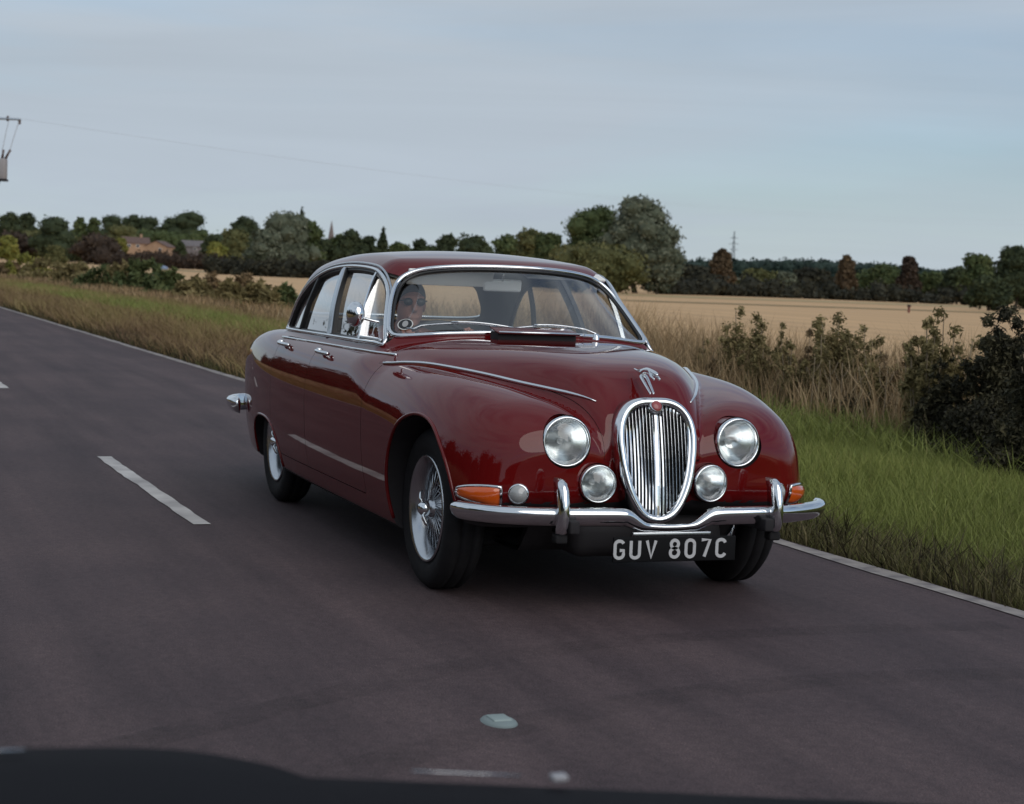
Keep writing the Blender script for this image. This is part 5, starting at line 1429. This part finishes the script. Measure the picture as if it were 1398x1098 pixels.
# --- scuttle vent, wipers, mirrors, stickers
sv = empty('scuttle_vent', (-.60, -.045, 1.014), car)
rbox('vent_flap', (-.015, 0, .052), (.13, .40, .008), .003, M_PAINT, sv, Matrix.Rotation(.16, 3, 'Y'))
rbox('vent_throat', (-.03, 0, .015), (.10, .39, .062), .006, M_DARK, sv)
tube('vent_edge', [(.052, -.20, .046), (.055, 0, .047), (.052, .20, .046)], .005, M_CHROME, sv)
for py, a0 in ((-.08, 0), (.30, 0)):
    wpr = empty('wiper', (0, 0, 0), car)
    piv = on_surface(np.array([[-.66-.4*py*py, py, 1.03]]), .012)[0]
    V, F = lathe([(.0005, .03), (.012, .028), (.016, .0)], 14, 'z'); o = link('wiper_pivot', npmesh('wp', V, F, True), M_CHROME, wpr); o.location = piv.tolist()
    q = np.array([(py-t*.50, 1.052+.022*sin(pi*min(1, t*1.1))-(.012 if t > .9 else 0)) for t in np.linspace(0, 1, 16)])
    P = on_surface(ray_ws(q), .028); P[0] = piv+[0, 0, .028]
    tube('wiper_arm', P[:10], .0042, M_CHROME, wpr)
    tube('wiper_blade', on_surface(ray_ws(q[3:]+[0, .002]), .016), .0042, M_CHROME_DULL, wpr)
for sd in (-1,):
    mr = empty('door_mirror', (-.98, -.80, 1.11), car)
    V, F = lathe([(.0005, .045), (.020, .042), (.036, .028), (.045, .008), (.047, -.012), (.042, -.02), (.0005, -.016)], 26, 'x')
    V = np.sign(V)*np.abs(V)**.93*[1, .72, 1.02]*1.0; o = link('mirror_head', npmesh('mh', V, F, True), M_CHROME, mr)
    tube('mirror_arm', smooth_path([(0, .01, -.012), (.02, .05, -.022), (.03, .085, -.03), (.03, .105, -.032)], 12), .0065, M_CHROME, mr)
st = empty('round_sticker', (0, 0, 0), wsg)
sp = on_surface(ray_ws(np.array([[-.575, 1.072]])), -.003)
_, sn = iso_project(F_car, sp, 2); 
for nm, r0, off, mm in (('sticker_ring', .037, .0, mat('sticker_white', (.6, .6, .58), .6)), ('sticker_disc', .032, .002, M_BLACK), ('sticker_centre', .014, .004, mat('sticker_grey', (.30, .30, .30), .6))):
    V, F = lathe([(.0004, .0015), (r0, .0015), (r0, 0)], 28, 'z')
    if nm == 'sticker_centre': V = V*[1.0, 1.5, 1]
    o = link(nm, npmesh(nm, V, F), mm, st); o.location = (sp[0]+sn[0]*off).tolist(); o.rotation_euler = Vector(sn[0]).to_track_quat('Z', 'Y').to_euler()
# interior
M_WHITEV = mat('mirror_sky_white', (.86, .86, .86), .3)  # white colour stands in for sky reflected in the mirror
rvm = rbox('rear_view_mirror', (-1.20, .005, 1.268), (.022, .20, .062), .012, M_WHITEV, car, Matrix.Rotation(.15, 3, 'Y'))
tube('mirror_stem', [(-1.19, .0, 1.29), (-1.17, 0, 1.335)], .006, M_CHROME, rvm)
rbox('sun_visor', (-1.19, -.27, 1.295), (.016, .44, .085), .007, M_VISOR, car, Matrix.Rotation(.5, 3, 'Y'))
rbox('sun_visor', (-1.20, .33, 1.325), (.10, .42, .014), .006, M_VISOR, car, Matrix.Rotation(.25, 3, 'Y'))
rbox('dashboard', (-1.06, 0, .925), (.22, 1.24, .15), .04, M_WOOD, car)
rbox('dashboard_top', (-.98, 0, .985), (.30, .96, .03), .012, M_BLACK, car)
sw = empty('steering_wheel', (-1.12, -.37, .895), car); sw.rotation_euler = (0, .42, 0)
a = np.linspace(0, 2*pi, 48, endpoint=False)
tube('wheel_rim', np.stack([0*a, .205*np.cos(a), .205*np.sin(a)], 1), .011, M_BLACK, sw, closed=True, ups=np.array([1., 0, 0]))
V, F = lathe([(.0005, -.02), (.04, -.018), (.05, .01), (.03, .05), (.022, .2)], 20, 'x'); link('steering_boss', npmesh('sb', V, F, True), M_BLACK, sw)
for a in (0.1, pi-.1, -pi/2): tube('wheel_spoke', [(.0, .03*cos(a), .03*sin(a)), (0, .2*cos(a), .2*sin(a))], .009, M_CHROME, sw)
for y in (-.37, .37):
    s_ = empty('front_seat', (-1.62, y, .30), car)
    rbox('seat_cushion', (.05, 0, .10), (.52, .52, .18), .06, M_LEATHER, s_)
    rbox('seat_back', (-.24, 0, .40), (.15, .50, .52), .06, M_LEATHER, s_, Matrix.Rotation(-.2, 3, 'Y'))
s_ = empty('rear_seat', (-2.5, 0, .32), car)
rbox('seat_cushion', (.05, 0, .08), (.5, 1.2, .18), .06, M_LEATHER, s_)
rbox('seat_back', (-.22, 0, .38), (.16, 1.2, .52), .06, M_LEATHER, s_, Matrix.Rotation(-.25, 3, 'Y'))
rbox('parcel_shelf', (-2.86, 0, .93), (.42, 1.2, .02), .006, M_LEATHER, car)

# ------------------------------------------------------------------ the driver
def caps(p, a, b, ra, rb):
    a = np.array(a); b = np.array(b); d = b-a
    w = p-a; t = np.clip((w@d)/(d@d+1e-12), 0, 1)
    return np.linalg.norm(w-t[..., None]*d, axis=-1)-(ra+(rb-ra)*t)
def ell(p, c, r):
    q = (p-np.array(c))/np.array(r); l = np.linalg.norm(q, axis=-1)
    return (l-1)*min(r)
hc = np.array([-1.43, -.40, 1.150])          # head centre
limbs = [((-1.72, -.38, .46), (-1.68, -.38, .66), .15, .145, .08), ((-1.68, -.38, .66), (-1.60, -.38, .90), .145, .155, .09), ((-1.60, -.55, .93), (-1.60, -.21, .93), .085, .085, .09),
         ((-1.59, -.38, .95), (-1.48, -.39, 1.07), .062, .052, .04)]
hands = []
for s_ in (-1, 1):
    sh = (-1.59, -.38+s_*.19, .93); el = (-1.42, -.37+s_*.26, .78); wr = (-1.15, -.37+s_*.165, .985)
    limbs += [(sh, el, .06, .046, .05), (el, wr, .045, .030, .03)]
    pm = (-1.092, -.37+s_*.15, 1.020); hands.append((wr, pm, s_))
    limbs += [(wr, pm, .030, .034, .02)]
    kn = (-1.22, -.38+s_*.14, .62); hp = (-1.70, -.38+s_*.10, .47); an = (-.92, -.38+s_*.12, .32)
    limbs += [(hp, kn, .09, .062, .05), (kn, an, .058, .04, .03), (an, (-.78, -.38+s_*.12, .30), .04, .03, .03)]
def F_man(x, y, z):
    p = np.stack(np.broadcast_arrays(x, y, z), -1)
    f = None
    for a, b, ra, rb, k in limbs:
        g = caps(p, a, b, ra, rb); f = g if f is None else smin(f, g, k)
    for wr, pm, s_ in hands:
        for i in range(4):
            y0 = pm[1]+s_*(.026-.0175*i); z0 = pm[2]+.010*(1.5-abs(i-1.2))
            ln = (.030, .036, .034, .026)[i]
            f = smin(f, caps(p, (pm[0]+.005, pm[1]+s_*(.018-.012*i), pm[2]), (pm[0]+.030, y0, z0+.020), .0105, .0095), .006)
            f = smin(f, caps(p, (pm[0]+.030, y0, z0+.020), (pm[0]+.030+ln*.7, y0, z0-.004), .0095, .0085), .004)
            f = smin(f, caps(p, (pm[0]+.030+ln*.7, y0, z0-.004), (pm[0]+.034, y0, z0-.022), .0085, .0075), .004)
        f = smin(f, caps(p, (pm[0]-.012, pm[1]-s_*.018, pm[2]+.005), (pm[0]+.012, pm[1]-s_*.050, pm[2]+.010), .012, .0095), .008)
        f = smin(f, caps(p, (pm[0]+.012, pm[1]-s_*.050, pm[2]+.010), (pm[0]+.036, pm[1]-s_*.060, pm[2]+.014), .0095, .008), .004)
    hd = smin(ell(p, hc+[-.015, 0, .035], (.098, .077, .088)), ell(p, hc+[.022, 0, -.045], (.066, .058, .068)), .04)
    hd = smin(hd, caps(p, hc+[.082, 0, .022], hc+[.104, 0, -.016], .010, .015), .014)        # nose
    hd = smin(hd, caps(p, hc+[.060, 0, -.098], hc+[.070, 0, -.094], .022, .020), .025)       # chin
    hd = smin(hd, caps(p, hc+[.082, -.022, -.056], hc+[.082, .022, -.056], .008, .008), .01)  # lips
    hd = smax(hd, -caps(p, hc+[.098, -.02, -.055], hc+[.098, .02, -.055], .0035, .0035), .006)
    hd = smin(hd, caps(p, hc+[.074, -.045, .040], hc+[.078, .045, .040], .010, .010), .012)  # brow
    for s_ in (-1, 1):
        hd = smax(hd, -ell(p, hc+[.094, s_*.033, .020], (.018, .018, .012)), .012)
        hd = smin(hd, ell(p, hc+[.074, s_*.033, .019], (.014, .014, .013)), .003)
        hd = smin(hd, ell(p, hc+[-.012, s_*.080, .0], (.020, .010, .032)), .006)
    return smin(f, hd, .025)
_h = .0085
_gx = np.arange(-1.93, -.70, _h); _gy = np.arange(-.76, .02, _h); _gz = np.arange(.24, 1.30, _h)
_v = F_man(_gx[:, None, None], _gy[None, :, None], _gz[None, None, :]).astype(np.float32)
PV, PQ = surface_nets(_v, (_gx[0], _gy[0], _gz[0]), _h)
PV, PN = iso_project(F_man, PV, 2)
man = tag(empty('person', (0, 0, 0)), 'man with short dark hair and sunglasses at the steering wheel of the red car', 'person')
skin = mat('skin', (.34, .145, .10), .6); shirt = mat('shirt_cloth', (.22, .045, .045), .85); trou = mat('trouser_cloth', (.03, .035, .05), .9); hairm = mat('hair', (.020, .016, .014), .6)
me = npmesh('body', PV, PQ, True, normals=PN)
for mm in (skin, shirt, trou): me.materials.append(mm)
cc = PV[PQ].mean(1)
mi = np.zeros(len(PQ), np.int32)
mi[(cc[:, 2] < 1.01) & (cc[:, 0] < -1.20)] = 1
mi[(cc[:, 2] < .60) | ((cc[:, 2] < .72) & (cc[:, 0] > -1.45) & (cc[:, 2] < .70))] = 2
me.polygons.foreach_set('material_index', mi); me.update()
link('body', me, None, man)
def F_hair(x, y, z):
    p = np.stack(np.broadcast_arrays(x, y, z), -1)
    f = ell(p, hc+[-.020, 0, .043], (.106, .085, .093))
    f = smax(f, -ell(p, hc+[.085, 0, -.028], (.086, .085, .092)), .02)
    return smax(f, (hc[2]-.075)-p[..., 2]-.6*np.clip(p[..., 0]-hc[0], -.05, .05), .02)
_h = .007
_gx = np.arange(hc[0]-.15, hc[0]+.12, _h); _gy = np.arange(hc[1]-.11, hc[1]+.11, _h); _gz = np.arange(hc[2]-.08, hc[2]+.16, _h)
HV, HQ = surface_nets(F_hair(_gx[:, None, None], _gy[None, :, None], _gz[None, None, :]).astype(np.float32), (_gx[0], _gy[0], _gz[0]), _h)
HV, HN = iso_project(F_hair, HV, 2)
link('hair', npmesh('hair', HV, HQ, True, normals=HN), hairm, man)
gl = empty('sunglasses', hc.tolist(), man)
for s_ in (-1, 1):
    V, F = lathe([(.0004, .096), (.016, .095), (.022, .090), (.0235, .086)], 20, 'x'); V = V*[1, 1, .82]+[.004, s_*.033, .020]
    link('lens', npmesh('lens', V, F, True), M_BLACK, gl)
    tube('temple_arm', [(.088, s_*.056, .026), (.05, s_*.076, .024), (-.01, s_*.084, .020)], .003, M_BLACK, gl)
